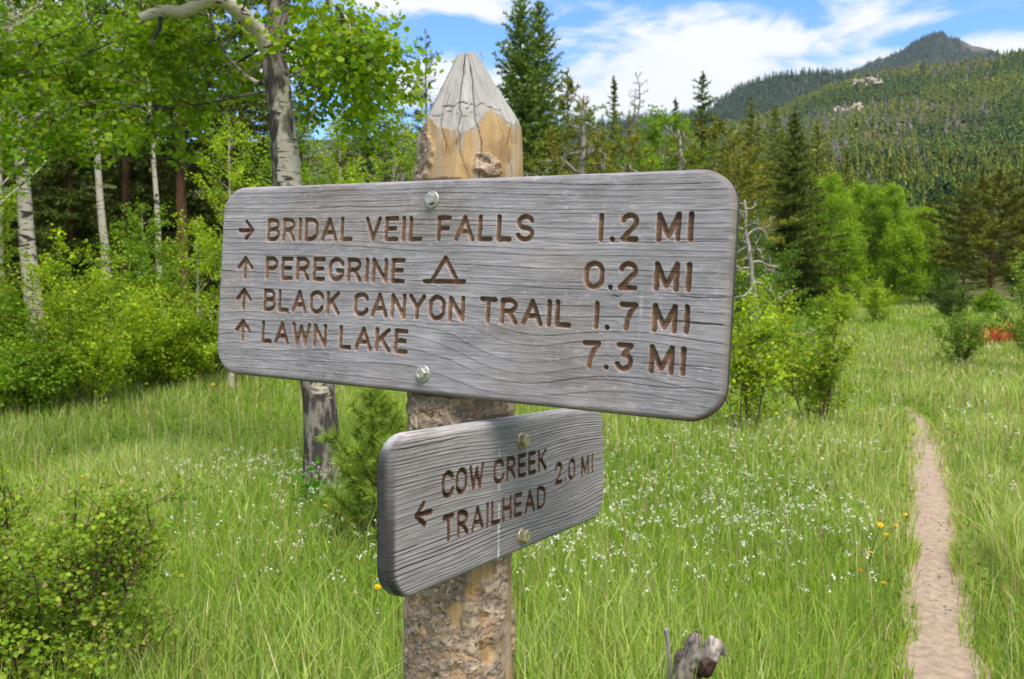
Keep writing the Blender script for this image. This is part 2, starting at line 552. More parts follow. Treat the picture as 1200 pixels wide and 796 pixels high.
def z_hill(az, d):
    """front hill"""
    g = np.clip((d - 105) / (DA - 105), 0, None)
    up = np.where(g <= 1, np.minimum(g, 1) ** .62, 1 - (g - 1) * 1.1)
    e = E_A(az)
    rel = up * (1 + .10 * fbm(az * 9, d / 170.0, 0, 21, 3) * np.clip(1 - np.abs(g - .5) * 1.9, 0, 1))
    return h(d * np.sin(az), np.minimum(d * np.cos(az), 130)) * np.clip(1 - g, 0, 1) - 1.0 + np.clip(e * np.minimum(d, DA) * rel, -60, None) + 3 * np.clip(g * 8, 0, 1) * (g > 0)


def z_back(E, D, d0, az, d, seed):
    g = np.clip((d - d0) / (D - d0), 0, None)
    up = np.where(g <= 1, np.minimum(g, 1) ** .8, 1 - (g - 1) * 1.2)
    return E(az) * np.minimum(d, D) * up * (1 + .05 * fbm(az * 24, d / 200.0, 0, seed, 4) * np.clip(1.0 - g, 0, 1) * 2) + 3


def terrain(name, zf, radii, az, mat):
    R, A, X, Y = polar(radii, az)
    return tag(obj(name, mk_mesh(name, np.stack([X, Y, zf(A, R)], -1).reshape(-1, 3), grid_faces(len(radii), len(az)), None, mat, True)), kind='structure')


az_h = np.radians(np.linspace(-58, 62, 280))
terrain('wooded_hill', z_hill, np.concatenate([np.linspace(104, DA, 90), np.linspace(DA + 15, 1150, 14)]), az_h, M['hill'])
terrain('far_ridge', lambda a, d: z_back(E_B, DB, 620, a, d, 31), np.concatenate([np.linspace(620, DB, 50), np.linspace(DB + 20, 1500, 12)]), az_h, M['peak'])
terrain('mountain_peak', lambda a, d: z_back(E_C, DC, 900, a, d, 41) + 7 * fbm(a * 60, d / 120.0, 0, 44, 4) * np.clip(1 - np.abs(d - DC + 60) / 400, 0, 1) * .6, np.concatenate([np.linspace(900, DC, 70), np.linspace(DC + 25, 2400, 12)]), np.radians(np.linspace(-58, 62, 520)), M['peak'])


def spiky_trees(name, rng, az, d, zf, hgt, wid, col, ntri, mat, sw=.5):
    """a far-off wood: each tree a trunk axis ringed with drooping sprays"""
    n = len(az); x, y, z = d * np.sin(az), d * np.cos(az), zf(az, d)
    t = np.tile(np.linspace(.06, 1.0, ntri), (n, 1)) + rng.uniform(-.03, .03, (n, ntri))
    th = rng.uniform(0, 2 * pi, (n, ntri))
    r = wid[:, None] * (1.08 - np.clip(t, 0, 1)) ** .75 * rng.uniform(.65, 1.25, (n, ntri))
    zb = z[:, None] + hgt[:, None] * t
    top = np.stack([x[:, None] + 0 * t, y[:, None] + 0 * t, zb + hgt[:, None] * .10], -1)
    tip = np.stack([x[:, None] + r * np.cos(th), y[:, None] + r * np.sin(th), zb - hgt[:, None] * .07], -1)
    sd = np.stack([-np.sin(th), np.cos(th), 0 * th], -1) * (r * sw)[..., None]
    ctr = np.stack([x[:, None] + .25 * r * np.cos(th), y[:, None] + .25 * r * np.sin(th), zb - hgt[:, None] * .10], -1)
    V = np.stack([top, ctr * .5 + tip * .5 - sd, tip, ctr * .5 + tip * .5 + sd], 2)
    F = np.arange(n * ntri * 4).reshape(-1, 4)
    c = col[:, None, :] * np.exp(rng.normal(0, .16, (n, ntri, 1)))
    return obj(name, mk_mesh(name, V.reshape(-1, 3), F, np.repeat(c.reshape(-1, 3), 4, 0), mat))


def hill_woods():
    rng = np.random.default_rng(7)
    N = 76000
    d = np.sqrt(rng.uniform(118 ** 2, 725 ** 2, N)); az = rng.uniform(radians(-50), radians(46), N)
    cl = fbm(d * np.sin(az) / 55, d * np.cos(az) / 55, 0, 12, 3)
    keep = (rng.uniform(0, 1, N) < np.where(az < radians(5), .16, .62) + .35 * cl)
    # bare rock outcrops stay clear of trees
    for px, py, w in OUTCROPS:
        a0 = math.atan((px - 600) / FPX)
        keep &= ~((np.abs(az - a0) < w * .5 / FPX) & (np.abs(d - OUT_D[(px, py)] + 5) < 15))
    d, az, cl = d[keep], az[keep], cl[keep]; n = len(d)
    hgt = (3.2 + 5.6 * rng.beta(1.4, 2.0, n)) * (1 + .35 * cl); wid = hgt * rng.uniform(.26, .40, n)
    base = np.array([.145, .175, .026])[None] * np.ones((n, 1))
    k = rng.uniform(0, 1, n)
    patch = fbm(d * np.sin(az) / 80 + 5, d * np.cos(az) / 80, 0, 52, 3)
    base[k < .3] = (.085, .125, .028)
    base[k > .86] = (.20, .215, .028)
    dark = patch > .35
    base[dark] = base[dark] * np.array([.6, .75, .9])
    dead = rng.uniform(0, 1, n) < np.clip(.06 + .30 * (fbm(d * np.sin(az) / 60, d * np.cos(az) / 110, 0, 77, 3)), 0, .5)
    base[dead] = (.24, .205, .20)
    wid[dead] *= .6
    nr = d < 340
    o = spiky_trees('hillside_forest', rng, az[nr], d[nr], z_hill, hgt[nr], wid[nr], base[nr], 110, M['farwood'], .24)
    tag(o, 'mixed conifer forest with grey dead trees on the lower slope of the near hill', 'forest', kind='stuff')
    o = spiky_trees('hillside_forest', rng, az[~nr], d[~nr], z_hill, hgt[~nr], wid[~nr], base[~nr], 40, M['farwood'], .40)
    tag(o, 'mixed conifer forest with grey dead trees on the upper slope of the near hill', 'forest', kind='stuff')
    N = 26000
    d = np.sqrt(rng.uniform(780 ** 2, 1075 ** 2, N)); az = rng.uniform(radians(-8), radians(30), N)
    hgt = rng.uniform(5.5, 9.5, N); wid = hgt * rng.uniform(.22, .32, N)
    base = np.array([.05, .082, .034])[None] * np.exp(rng.normal(0, .3, (N, 1)))
    base[rng.uniform(0, 1, N) < .07] = (.13, .115, .11)
    o = spiky_trees('ridge_forest', rng, az, d, lambda a, q: z_back(E_B, DB, 620, a, q, 31), hgt, wid, base, 12, M['farwood'])
    tag(o, 'dark green forest on the far ridge left of the peak', 'forest', kind='stuff')
    N = 46000
    d = np.sqrt(rng.uniform(1330 ** 2, 1715 ** 2, N)); az = rng.uniform(radians(14), radians(36), N)
    keep = fbm(az * 70, d / 90, 0, 61, 3) > -.55
    d, az = d[keep], az[keep]; N = len(d)
    hgt = rng.uniform(4, 7, N); wid = hgt * rng.uniform(.28, .40, N)
    base = np.array([.05, .080, .042])[None] * np.exp(rng.normal(0, .25, (N, 1)))
    zc = lambda a, q: z_back(E_C, DC, 900, a, q, 41) + 7 * fbm(a * 60, q / 120.0, 0, 44, 4) * np.clip(1 - np.abs(q - DC + 60) / 400, 0, 1) * .6
    o = spiky_trees('peak_forest', rng, az, d, zc, hgt, wid, base, 8, M['farwood'])
    tag(o, 'blue green forest on the slopes of the pointed peak', 'forest', kind='stuff')


OUTCROPS = [(1012, 103, 34), (992, 131, 28), (1146, 100, 12)]
OUT_D = {}
for px, py, w in OUTCROPS:
    a0 = math.atan((px - 600) / FPX); dd = np.linspace(120, DA, 400)
    e = (z_hill(np.full(400, a0), dd) + 2 - CAMZ) / (dd * cos(a0))
    t_ = (360 - py) / FPX
    OUT_D[(px, py)] = float(dd[np.argmax(e > t_)]) if (e > t_).any() else DA - 20
hill_woods()


def rock_outcrop(px, py, w, hh, label, seed):
    rng = np.random.default_rng(seed); a0 = math.atan((px - 600) / FPX); d = OUT_D[(px, py)]
    W = w / FPX * d; H = hh * .72 / FPX * d
    g = Geo()
    for i in range(13):
        n, m = 14, 20
        th = np.linspace(0, pi, n)[:, None]; ph = np.linspace(0, 2 * pi, m, endpoint=False)[None]
        p = np.stack([np.sin(th) * np.cos(ph), np.sin(th) * np.sin(ph), np.cos(th) + 0 * ph], -1).reshape(-1, 3)
        s = np.array([W * rng.uniform(.09, .2), W * .2, H * rng.uniform(.2, .5)])
        q = np.sign(p) * np.abs(p) ** .7
        q = q * (1 + .42 * fbm(p[:, 0] * 1.7 + i * 7, p[:, 1] * 1.7, p[:, 2] * 1.7, seed, 3))[:, None]
        v = q * s + np.array([rng.uniform(-.5, .5) * W, rng.uniform(-.2, .2) * W, rng.uniform(-.45, .15) * H])
        c = np.array([.46, .39, .31]) * np.exp(.25 * fbm(v[:, 0] * .4, v[:, 1] * .4, v[:, 2] * 1.2, seed + 9, 3))[:, None]
        g.add(v, grid_faces(n, m, True), c)
    o = obj('rock_outcrop', g.mesh('rock_outcrop', M['rock']))
    o.location = (d * sin(a0), d * cos(a0), float(z_hill(np.array([a0]), np.array([d]))[0]) + H * .36); o.rotation_euler = (0, 0, -a0)
    tag(o, label, 'rock')


rock_outcrop(1012, 103, 36, 14, 'pale tan rock outcrop high on the wooded hill, upper of the two near the peak', 1)
rock_outcrop(992, 131, 27, 16, 'pale rock face on the wooded hill just below the upper outcrop', 2)
rock_outcrop(1146, 100, 9, 8, 'small reddish rock on the hillside, far to the right of the pale outcrops', 3)


# ------------------------------------------------------------------ meadow grass and wildflowers
def blades(rng, x, y, hgt, w, col, lean, segs=2):
    n = len(x); z = h(x, y)
    th = rng.uniform(0, 2 * pi, n); d = np.stack([np.cos(th), np.sin(th), 0 * th], 1)
    s = np.stack([-np.sin(th), np.cos(th), 0 * th], 1)
    ph = rng.uniform(0, 2 * pi, n); s = np.stack([np.cos(ph), np.sin(ph), 0 * ph], 1)
    b = np.stack([x, y, z - .02], 1)
    up = np.array([0, 0, 1.0])
    mid = b + up * (hgt * .6)[:, None] + d * (lean * .28 * hgt)[:, None]
    tip = b + up * (hgt * (1 - .25 * lean))[:, None] + d * (lean * .85 * hgt)[:, None]
    w = w[:, None] * .5
    V = np.stack([b - s * w, b + s * w, mid + s * w * .8, mid - s * w * .8, tip], 1)
    i = np.arange(n)[:, None] * 5
    return V.reshape(-1, 3), i + np.array([[0, 1, 2, 3]]), i + np.array([[3, 2, 4]]), np.repeat(col, 5, 0)


def sample_meadow(rng, n, r0, r1, amax, power):
    u = rng.uniform(0, 1, n)
    r = (r0 ** power + u * (r1 ** power - r0 ** power)) ** (1 / power) if power else r0 * (r1 / r0) ** u
    a = rng.uniform(-amax, amax, n)
    return r * np.sin(a), r * np.cos(a), r


def patches(x, y):
    return fbm(x / 1.6, y / 2.4, 0, 101, 3), fbm(x / 5, y / 8, 0, 111, 2)


def meadow():
    rng = np.random.default_rng(11)
    xs = [sample_meadow(rng, 80000, 1.6, 6, radians(48), 2), sample_meadow(rng, 450000, 5.5, 64, radians(45), .42), sample_meadow(rng, 9000, .5, 1.6, pi, 2)]
    x = np.concatenate([q[0] for q in xs]); y = np.concatenate([q[1] for q in xs]); r = np.concatenate([q[2] for q in xs])
    td = trail_dist(x, y); k = (td > .92) & (np.hypot(x + .09, y - 1.27) > .12); x, y, r, td = x[k], y[k], r[k], td[k]
    n = len(x); p1, p2 = patches(x, y)
    base = np.array([.262, .392, .034])[None] * np.ones((n, 1))
    t = np.clip(.5 + p1 * .45 + p2 * .5 + rng.normal(0, .22, n), 0, 1)[:, None]
    base = base * (1 - t) + np.array([.385, .470, .105]) * t
    u = rng.uniform(0, 1, n)
    base[u < .10 + .12 * np.clip(p2 + p1, -.5, 1)] = (.56, .52, .27)
    base[(u > .10) & (u < .13)] = (.26, .19, .085)
    base[u > .86] = (.14, .26, .035)
    hgt = (.10 + .28 * rng.beta(1.6, 1.6, n)) * (1 + .45 * p1) * np.where(td < 2.2, .62, 1.0) * np.where(r > 18, .8, 1)
    hgt = np.where((td < 2.6) & (td >= .9), np.minimum(hgt, .18), hgt)
    w = rng.uniform(.0035, .0075, n) * np.maximum(1, r / 5.0) ** .9
    lean = np.abs(rng.normal(.35, .25, n))
    V1, Q1, T1, C1 = blades(rng, x, y, hgt, w, base * np.exp(rng.normal(0, .16, (n, 1))), np.clip(lean, 0, 1.1))
    o = obj('meadow_grass', mk_mesh('meadow_grass', V1, [Q1, T1], C1, M['grass']))
    tag(o, 'tall green meadow grass with paler seed stems', 'grass', kind='stuff')
    # tall straw coloured stems with seed heads
    x, y, r = sample_meadow(rng, 11000, 2.2, 34, radians(40), .75)
    k = trail_dist(x, y) > 1.5; x, y, r = x[k], y[k], r[k]; n = len(x)
    c = np.where(rng.uniform(0, 1, (n, 1)) < .6, np.array([[.52, .49, .25]]), np.array([[.34, .22, .12]]))
    V2, Q2, T2, C2 = blades(rng, x, y, rng.uniform(.34, .58, n), np.maximum(.0022, .0007 * r), c * np.exp(rng.normal(0, .2, (n, 1))), np.clip(np.abs(rng.normal(.25, .3, n)), 0, 1))
    o = obj('seed_stems', mk_mesh('seed_stems', V2, [Q2, T2], C2, M['grass']))
    tag(o, 'thin straw coloured seed stems standing in the meadow', 'grass', kind='stuff')
    # low broad leaves between the blades
    x, y, r = sample_meadow(rng, 110000, 1.8, 22, radians(40), 1.0)
    k = trail_dist(x, y) > 1.2; x, y, r = x[k], y[k], r[k]; n = len(x)
    p1, p2 = patches(x + 9, y)
    k = rng.uniform(-.6, .9, n) < p1; x, y, r = x[k], y[k], r[k]; n = len(x)
    pts = np.stack([x, y, h(x, y) + rng.uniform(.03, .2, n)], 1)
    V, F, C = leaf_geo(rng, pts, .026 * np.maximum(1, r / 8), np.array([.125, .24, .022]), LEAF6, 1.0, .25)
    o = obj('low_herbs', mk_mesh('low_herbs', V, F, C, M['leaf']))
    tag(o, 'low broad leaved herbs growing between the grass blades', 'ground cover', kind='stuff')


meadow()


def wildflowers():
    rng = np.random.default_rng(23)
    # drifts of white bedstraw: (px, d, spread across, spread along, number)
    drifts = [(720, 5.6, 1.0, .9, 330), (640, 5.0, .5, .6, 200), (840, 6.2, .9, .9, 210), (910, 5.0, .7, .8, 130), (690, 7.6, .9, 1.0, 200), (980, 5.2, .5, .6, 90),
              (880, 8.2, .8, .8, 120), (400, 5.4, .6, .8, 150), (330, 6.6, .5, .6, 150), (230, 6.7, .5, .5, 90), (430, 6.6, .5, .8, 110), (660, 4.3, .7, .7, 120), (1150, 9.5, .7, .9, 80),
              (1160, 6.0, .4, .8, 40), (1010, 7.5, .7, .8, 90), (450, 4.2, .4, .5, 40), (1120, 22, 4, 6, 120), (950, 13, 2, 3, 100), (250, 4.6, .5, .5, 40), (880, 4.2, .8, .5, 50)]
    px = []
    for cx, d, sx, sy, n in drifts:
        c = G(cx, d); px.append(np.stack([c[0] + rng.normal(0, sx * .6, n), d + rng.normal(0, sy * .7, n)], 1))
    p = np.concatenate(px); p = p[(p[:, 1] > 2.6)]
    p = p[trail_dist(p[:, 0].copy(), p[:, 1].copy()) > 2.2]
    p = p[rng.uniform(0, 1, len(p)) < .80]
    n = len(p); z = h(p[:, 0], p[:, 1]); ht = rng.uniform(.2, .4, n)
    top = np.stack([p[:, 0], p[:, 1], z + ht], 1)
    g = Geo()
    # each head: a loose cluster of tiny four petalled stars
    k = 6; idx = np.repeat(np.arange(n), k); rr = np.hypot(p[:, 0], p[:, 1])
    c = top[idx] + rng.normal(0, .0085, (n * k, 3)) * np.array([1, 1, .9])
    s = rng.uniform(.0024, .0062, n * k)[:, None, None] * np.maximum(1, rr[idx] / 7)[:, None, None]
    nrm = rng.normal(size=(n * k, 3)); nrm[:, 1] -= .5; nrm[:, 2] += 1.0; nrm = unit(nrm)
    a = unit(np.cross(nrm, rng.normal(size=(n * k, 3)))); b = np.cross(nrm, a)
    ang = np.arange(8) / 8 * 2 * pi; rs = np.where(np.arange(8) % 2 == 0, 1.25, .6)
    V = c[:, None] + s * (rs * np.cos(ang))[None, :, None] * a[:, None] + s * (rs * np.sin(ang))[None, :, None] * b[:, None]
    cw = np.array([.72, .71, .60]) * np.exp(rng.normal(0, .12, (n * k, 1)))
    g.add(V.reshape(-1, 3), np.arange(n * k * 8).reshape(-1, 8), np.repeat(cw, 8, 0))
    V1, Q1, T1, C1 = blades(rng, p[:, 0], p[:, 1], ht, np.full(n, .0025), np.tile([[.14, .22, .05]], (n, 1)), np.zeros(n))
    g.add(V1, [Q1, T1], C1)
    tag(obj('white_wildflowers', g.mesh('white_wildflowers', M['flower'])), 'drifts of tiny white wildflowers among the meadow grass', 'wildflowers', kind='stuff')
    # yellow composites, one object each
    def yellow():
        q = Geo(); m = 9
        for ring, (r, zz, tilt) in enumerate(((.016, 0, .2), (.011, .003, .5))):
            for i in range(m):
                t = (i + ring * .5) / m * 2 * pi; d = np.array([cos(t), sin(t), 0]); s = np.array([-sin(t), cos(t), 0])
                v = [d * .002, d * r * .6 + s * .0035 + [0, 0, r * tilt * .6], d * r + [0, 0, r * tilt], d * r * .6 - s * .0035 + [0, 0, r * tilt * .6]]
                q.add(np.array(v) + [0, 0, zz], np.array([[0, 1, 2, 3]]), (.80, .50, .02))
        return q.mesh('yellow_wildflower', M['flower'])
    head = yellow()
    g = Geo(); v, f = tube([(0, 0, -.34), (.004, .003, -.15), (0, 0, -.001)], [.0022, .002, .0018], 5); g.add(v, f, (.16, .25, .05))
    stem = g.mesh('flower_stem', M['grass'])
    spots = [(372, 640), (383, 636), (397, 641), (382, 660), (640, 500 + 143), (963, 570), (980, 564), (988, 553), (1003, 638), (960, 580), (1030, 690), (1038, 684), (1048, 688), (1060, 668), (1018, 726), (1034, 745), (1006, 758), (930, 583), (875, 548), (1095, 474), (1010, 502), (412, 668), (443, 757), (250, 453), (172, 455)]
    proto = None
    for px, py in spots:
        xy = hit(px, py + 24)
        loc = (xy[0], xy[1], float(h(*xy)) + rng.uniform(.32, .44))
        if proto is None:
            proto = obj('yellow_wildflower', head, None, loc)
            tag(proto, 'small yellow wildflower on a thin stem in the meadow grass', 'wildflower', 'yellow wildflowers in the meadow')
            obj('flower_stem', stem, proto); o = proto
        else: o = copy_tree(proto, loc)
        o.rotation_euler = (rng.uniform(.1, .6), rng.uniform(-.3, .3), rng.uniform(0, 6)); s = rng.uniform(.9, 1.4) * max(1, xy[1] / 7); o.scale = (s, s, 1)


wildflowers()


def trail_pebbles():
    rng = np.random.default_rng(29); n = 420
    i = rng.integers(60, len(TC) - 30, n); off = rng.normal(0, .62, n)
    xy = TC[i] + TN[i] * (half[i] * np.clip(off, -1.15, 1.15))[:, None] + rng.normal(0, .01, (n, 2))
    r = np.exp(rng.normal(-5.15, .45, n)); g = Geo()
    th = np.linspace(.25, pi - .25, 4)[:, None]; ph = np.linspace(0, 2 * pi, 7, endpoint=False)[None]
    p = np.stack([np.sin(th) * np.cos(ph), np.sin(th) * np.sin(ph), np.cos(th) + 0 * ph], -1).reshape(-1, 3)
    for k in range(n):
        v = p * (1 + rng.normal(0, .16, (len(p), 1))) * r[k] * np.array([1, rng.uniform(.6, 1), rng.uniform(.35, .6)])
        z = float(h(*xy[k])) + .034
        g.add(v + [xy[k, 0], xy[k, 1], z], [grid_faces(4, 7, True), np.arange(7)[None]], np.array([.36, .29, .235]) * rng.uniform(.55, 1.35))
    tag(obj('trail_pebbles', g.mesh('trail_pebbles', M['rock'])), 'small stones and grit scattered along the dirt path', 'pebbles', kind='stuff')


trail_pebbles()

# ------------------------------------------------------------------ the trail signpost
from mathutils import Matrix, Vector
R_BIG = np.array([[0.87550031, 0.05399884, -0.48019093], [-0.05647421, 0.99836072, 0.00930283], [0.4799061, 0.01897377, 0.87711466]])
T_BIG = np.array([-0.11228711, 0.07301304, -1.18802912])
R_SMALL = np.array([[0.50138312, -0.00116556, 0.8652246], [-0.00331703, 0.99998915, 0.00326926], [-0.86521903, -0.00450913, 0.50137381]])
T_SMALL = np.array([0, 0, -1.2143])
C2W = np.array([[1, 0, 0], [0, sin(PITCH), -cos(PITCH)], [0, cos(PITCH), sin(PITCH)]])


def arc(cx, cy, rx, ry, a0, a1, n=12):
    t = np.radians(np.linspace(a0, a1, n)); return [(cx + rx * cos(q), cy + ry * sin(q)) for q in t]


def glyphs():
    """routed block letters: width and centre-line strokes on a unit-high box"""
    g = {}
    g['A'] = (.62, [[(0, 0), (.31, 1), (.62, 0)], [(.11, .34), (.51, .34)]])
    g['B'] = (.5, [[(0, 0), (0, 1), (.26, 1)] + arc(.26, .76, .22, .24, 90, -90) + [(0, .52)], [(.26, .52)] + arc(.26, .26, .25, .26, 90, -90) + [(0, 0)]])
    g['C'] = (.54, [arc(.28, .70, .28, .30, 12, 180) + arc(.28, .30, .28, .30, 180, 348)])
    g['D'] = (.52, [[(0, 0), (0, 1), (.2, 1)] + arc(.2, .66, .33, .34, 90, 0) + arc(.2, .34, .33, .34, 0, -90) + [(0, 0)]])
    g['E'] = (.44, [[(.44, 1), (0, 1), (0, 0), (.44, 0)], [(0, .52), (.38, .52)]])
    g['F'] = (.42, [[(.42, 1), (0, 1), (0, 0)], [(0, .52), (.36, .52)]])
    g['G'] = (.54, [arc(.28, .70, .28, .30, 12, 180) + arc(.28, .30, .28, .30, 180, 360) + [(.56, .44), (.34, .44)]])
    g['H'] = (.5, [[(0, 0), (0, 1)], [(.5, 0), (.5, 1)], [(0, .52), (.5, .52)]])
    g['I'] = (0.0, [[(0, 0), (0, 1)]])
    g['K'] = (.52, [[(0, 0), (0, 1)], [(.5, 1), (0, .42)], [(.17, .58), (.52, 0)]])
    g['L'] = (.42, [[(0, 1), (0, 0), (.42, 0)]])
    g['M'] = (.72, [[(0, 0), (0, 1), (.36, .12), (.72, 1), (.72, 0)]])
    g['N'] = (.52, [[(0, 0), (0, 1), (.52, 0), (.52, 1)]])
    g['O'] = (.56, [arc(.28, .68, .28, .32, 0, 180) + arc(.28, .32, .28, .32, 180, 360) + [(.56, .68)]])
    g['P'] = (.48, [[(0, 0), (0, 1), (.24, 1)] + arc(.24, .74, .24, .26, 90, -90) + [(0, .48)]])
    g['R'] = (.5, [[(0, 0), (0, 1), (.24, 1)] + arc(.24, .75, .24, .25, 90, -90) + [(0, .5)], [(.24, .5), (.5, 0)]])
    g['S'] = (.5, [arc(.25, .75, .24, .25, 15, 180, 10) + arc(.25, .75, .24, .25, 180, 270, 6) + arc(.25, .25, .25, .25, 90, -165, 16)])
    g['T'] = (.5, [[(0, 1), (.5, 1)], [(.25, 1), (.25, 0)]])
    g['V'] = (.56, [[(0, 1), (.28, 0), (.56, 1)]])
    g['W'] = (.82, [[(0, 1), (.2, 0), (.41, .9), (.62, 0), (.82, 1)]])
    g['Y'] = (.58, [[(0, 1), (.29, .46), (.58, 1)], [(.29, .46), (.29, 0)]])
    g['0'] = (.58, [arc(.29, .68, .29, .32, 0, 180) + arc(.29, .32, .29, .32, 180, 360) + [(.58, .68)]])
    g['1'] = (0.0, [[(0, 0), (0, 1)]])
    g['2'] = (.52, [arc(.26, .73, .25, .27, 170, -30, 14) + [(.0, 0), (.52, 0)]])
    g['3'] = (.5, [[(.02, 1), (.46, 1), (.2, .58)] + arc(.23, .30, .25, .30, 80, -160, 16)])
    g['7'] = (.52, [[(0, 1), (.52, 1)] + [(.34, .66), (.24, .33), (.2, 0)]])
    g['.'] = (0.0, [[(0, 0), (0, .001)]])
    return g


GLY = glyphs()


def word(text, u0, u1, vt, vb, sw):
    """strokes of a word that fills u0..u1 and vb..vt (outer edges)"""
    u0, u1, vt, vb = u0 + sw / 2, u1 - sw / 2, vt - sw / 2, vb + sw / 2
    H = vt - vb; ws = [GLY[c][0] for c in text]
    if len(text) == 1:
        kx = (u1 - u0) / ws[0] if ws[0] > 0 else H; gap = 0
        if ws[0] == 0: u0 = (u0 + u1) / 2
    else:
        gap = .30; kx = (u1 - u0) / (sum(ws) + gap * (len(text) - 1))
    out = []; x = u0
    for c, w in zip(text, ws):
        for st in GLY[c][1]: out.append([(x + a * kx, vb + b * H) for a, b in st])
        x += (w + gap) * kx
    return out


def board(name, parent, rout, rimk, base, Rm, Tm, u0, u1, v0, v1, thick, rc, re, strokes, sw, res, grain, label, rowcuts, rowx=None):
    cu, cv = (u0 + u1) / 2, (v0 + v1) / 2; W, H = u1 - u0, v1 - v0

    def axis(L, step):
        e = re * 1.3; t = np.linspace(0, 1, 11)[:-1] ** 1.7 * e
        k = int((L - 2 * e) / step); mid = np.linspace(e, L - e, k)
        return np.concatenate([t, mid, L - t[::-1]]) / L * 2 - 1
    a, b = axis(W, res), axis(H, res)
    A, B = np.meshgrid(a, b)                       # rows along v
    V = B * H / 2
    over = np.clip(np.abs(V) - (H / 2 - rc), 0, rc)
    hw = W / 2 - rc + np.sqrt(np.maximum(rc ** 2 - over ** 2, 0))
    U = A * hw
    qx, qy = np.abs(U) - (W / 2 - rc), np.abs(V) - (H / 2 - rc)
    sd = rc - (np.hypot(np.maximum(qx, 0), np.maximum(qy, 0)) + np.minimum(np.maximum(qx, qy), 0))   # distance inside the outline
    sd[0, :] = 0; sd[-1, :] = 0; sd[:, 0] = 0; sd[:, -1] = 0
    Z = -(re - np.sqrt(np.maximum(re ** 2 - np.clip(re - sd, 0, re) ** 2, 0)))
    u, v = U + cu, V + cv
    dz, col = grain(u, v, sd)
    Z = Z + dz * sstep(0, re, sd)
    # routed lettering
    best = np.full(U.shape, 1.0); rid = np.zeros(U.shape, int)
    for st in strokes:
        p = np.array(st); m = sw * 1.2; row = int(np.searchsorted(rowcuts, p[:, 1].mean()))
        if rowx is not None and p[:, 0].mean() > rowx: row += 10
        k = (u > p[:, 0].min() - m) & (u < p[:, 0].max() + m) & (v > p[:, 1].min() - m) & (v < p[:, 1].max() + m)
        if not k.any(): continue
        x, y = u[k], v[k]; bd = np.full(x.shape, 1.0)
        for (x0, y0), (x1, y1) in zip(p[:-1], p[1:]):
            dx, dy = x1 - x0, y1 - y0; L2 = dx * dx + dy * dy + 1e-12
            t = np.clip(((x - x0) * dx + (y - y0) * dy) / L2, 0, 1)
            bd = np.minimum(bd, np.hypot(x - x0 - t * dx, y - y0 - t * dy))
        rid[k] = np.where(bd < best[k], row, rid[k]); best[k] = np.minimum(best[k], bd)
    hwid = sw / 2 * (1 + .09 * vnoise(u * 170, v * 170, 0, 3) + .05 * vnoise(u * 600, v * 600, 0, 13))
    lip = .0013
    dep = 1 - np.clip((best - (hwid - lip)) / lip, 0, 1)
    cutm = best < hwid
    Z = Z - .0044 * (dep ** .7) + np.where(cutm, .00025 * vnoise(u * 500, v * 900, 0, 6), 0)
    # pale rim around each stroke, darker tone on its floor
    rim = np.exp(-((best - hwid) / .0012) ** 2) * (~cutm)
    col = col * (1 + rimk * rim[..., None])
    rcol = np.array(rout)[None, None] * np.exp(.26 * fbm(u * 90, v * 260, 0, 8, 3) + .22 * fbm(u * 22, v * 22, 0, 18, 2))[..., None] * np.array([1, 1, 1.0])
    rcol = rcol * (1 - .25 * dep[..., None] * (dep[..., None] > .98))
    n, m_ = U.shape
    Vt = np.stack([U, V, Z], -1).reshape(-1, 3)
    F = grid_faces(n, m_)[:, ::-1]
    cf = cutm.reshape(-1)[F].sum(1) >= 3
    # the rest of the plank: sides and back
    loop = np.concatenate([np.arange(m_), (np.arange(1, n) * m_ + m_ - 1), ((n - 1) * m_ + np.arange(m_ - 2, -1, -1)), (np.arange(n - 2, 0, -1) * m_)])
    ring = Vt[loop]; k = len(loop)
    levels = np.array([-re - (thick - 2 * re) * .5, -(thick - re), -(thick - re * .3), -thick])
    ins = np.array([0, 0, re * .3, re]);
    nr = ring[:, :2] / (np.linalg.norm(ring[:, :2], axis=1)[:, None])
    cent = np.clip(ring[:, :2], [-(W / 2 - rc), -(H / 2 - rc)], [W / 2 - rc, H / 2 - rc]); nr = unit(ring[:, :2] - cent)
    SV = []; 
    for z, i_ in zip(levels, ins): SV.append(np.concatenate([ring[:, :2] - nr * i_, np.full((k, 1), z)], 1))
    SV = np.concatenate(SV)
    N0 = len(Vt); idx = [loop] + [N0 + np.arange(k) + j * k for j in range(4)]
    SF = []
    for p, q in zip(idx[:-1], idx[1:]):
        SF.append(np.stack([p, np.roll(p, -1), np.roll(q, -1), q], 1)[:, ::-1])
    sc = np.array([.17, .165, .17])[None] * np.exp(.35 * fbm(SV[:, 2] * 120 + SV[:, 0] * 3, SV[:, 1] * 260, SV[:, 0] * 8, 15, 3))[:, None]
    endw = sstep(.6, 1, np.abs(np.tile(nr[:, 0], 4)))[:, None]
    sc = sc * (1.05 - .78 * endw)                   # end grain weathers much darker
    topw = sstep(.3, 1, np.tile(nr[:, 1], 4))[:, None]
    sc = sc * (1 + 1.0 * topw)  # upward sides lightened in the colour, as if lit from above
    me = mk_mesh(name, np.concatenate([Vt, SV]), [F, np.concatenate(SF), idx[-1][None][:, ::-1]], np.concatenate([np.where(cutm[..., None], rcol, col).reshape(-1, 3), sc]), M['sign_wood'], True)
    mi = np.zeros(len(me.polygons), np.int32); mi[:len(F)] = cf; me.materials.append(M['routed']); me.polygons.foreach_set('material_index', mi)
    Mw = Matrix([list(r) + [0] for r in (C2W @ Rm)] + [[0, 0, 0, 1]])
    loc = cam2world(Tm + Rm @ np.array([cu, cv, 0])) - base
    o = obj(name, me, parent, tuple(loc), Mw.to_euler())
    tag(o, label)
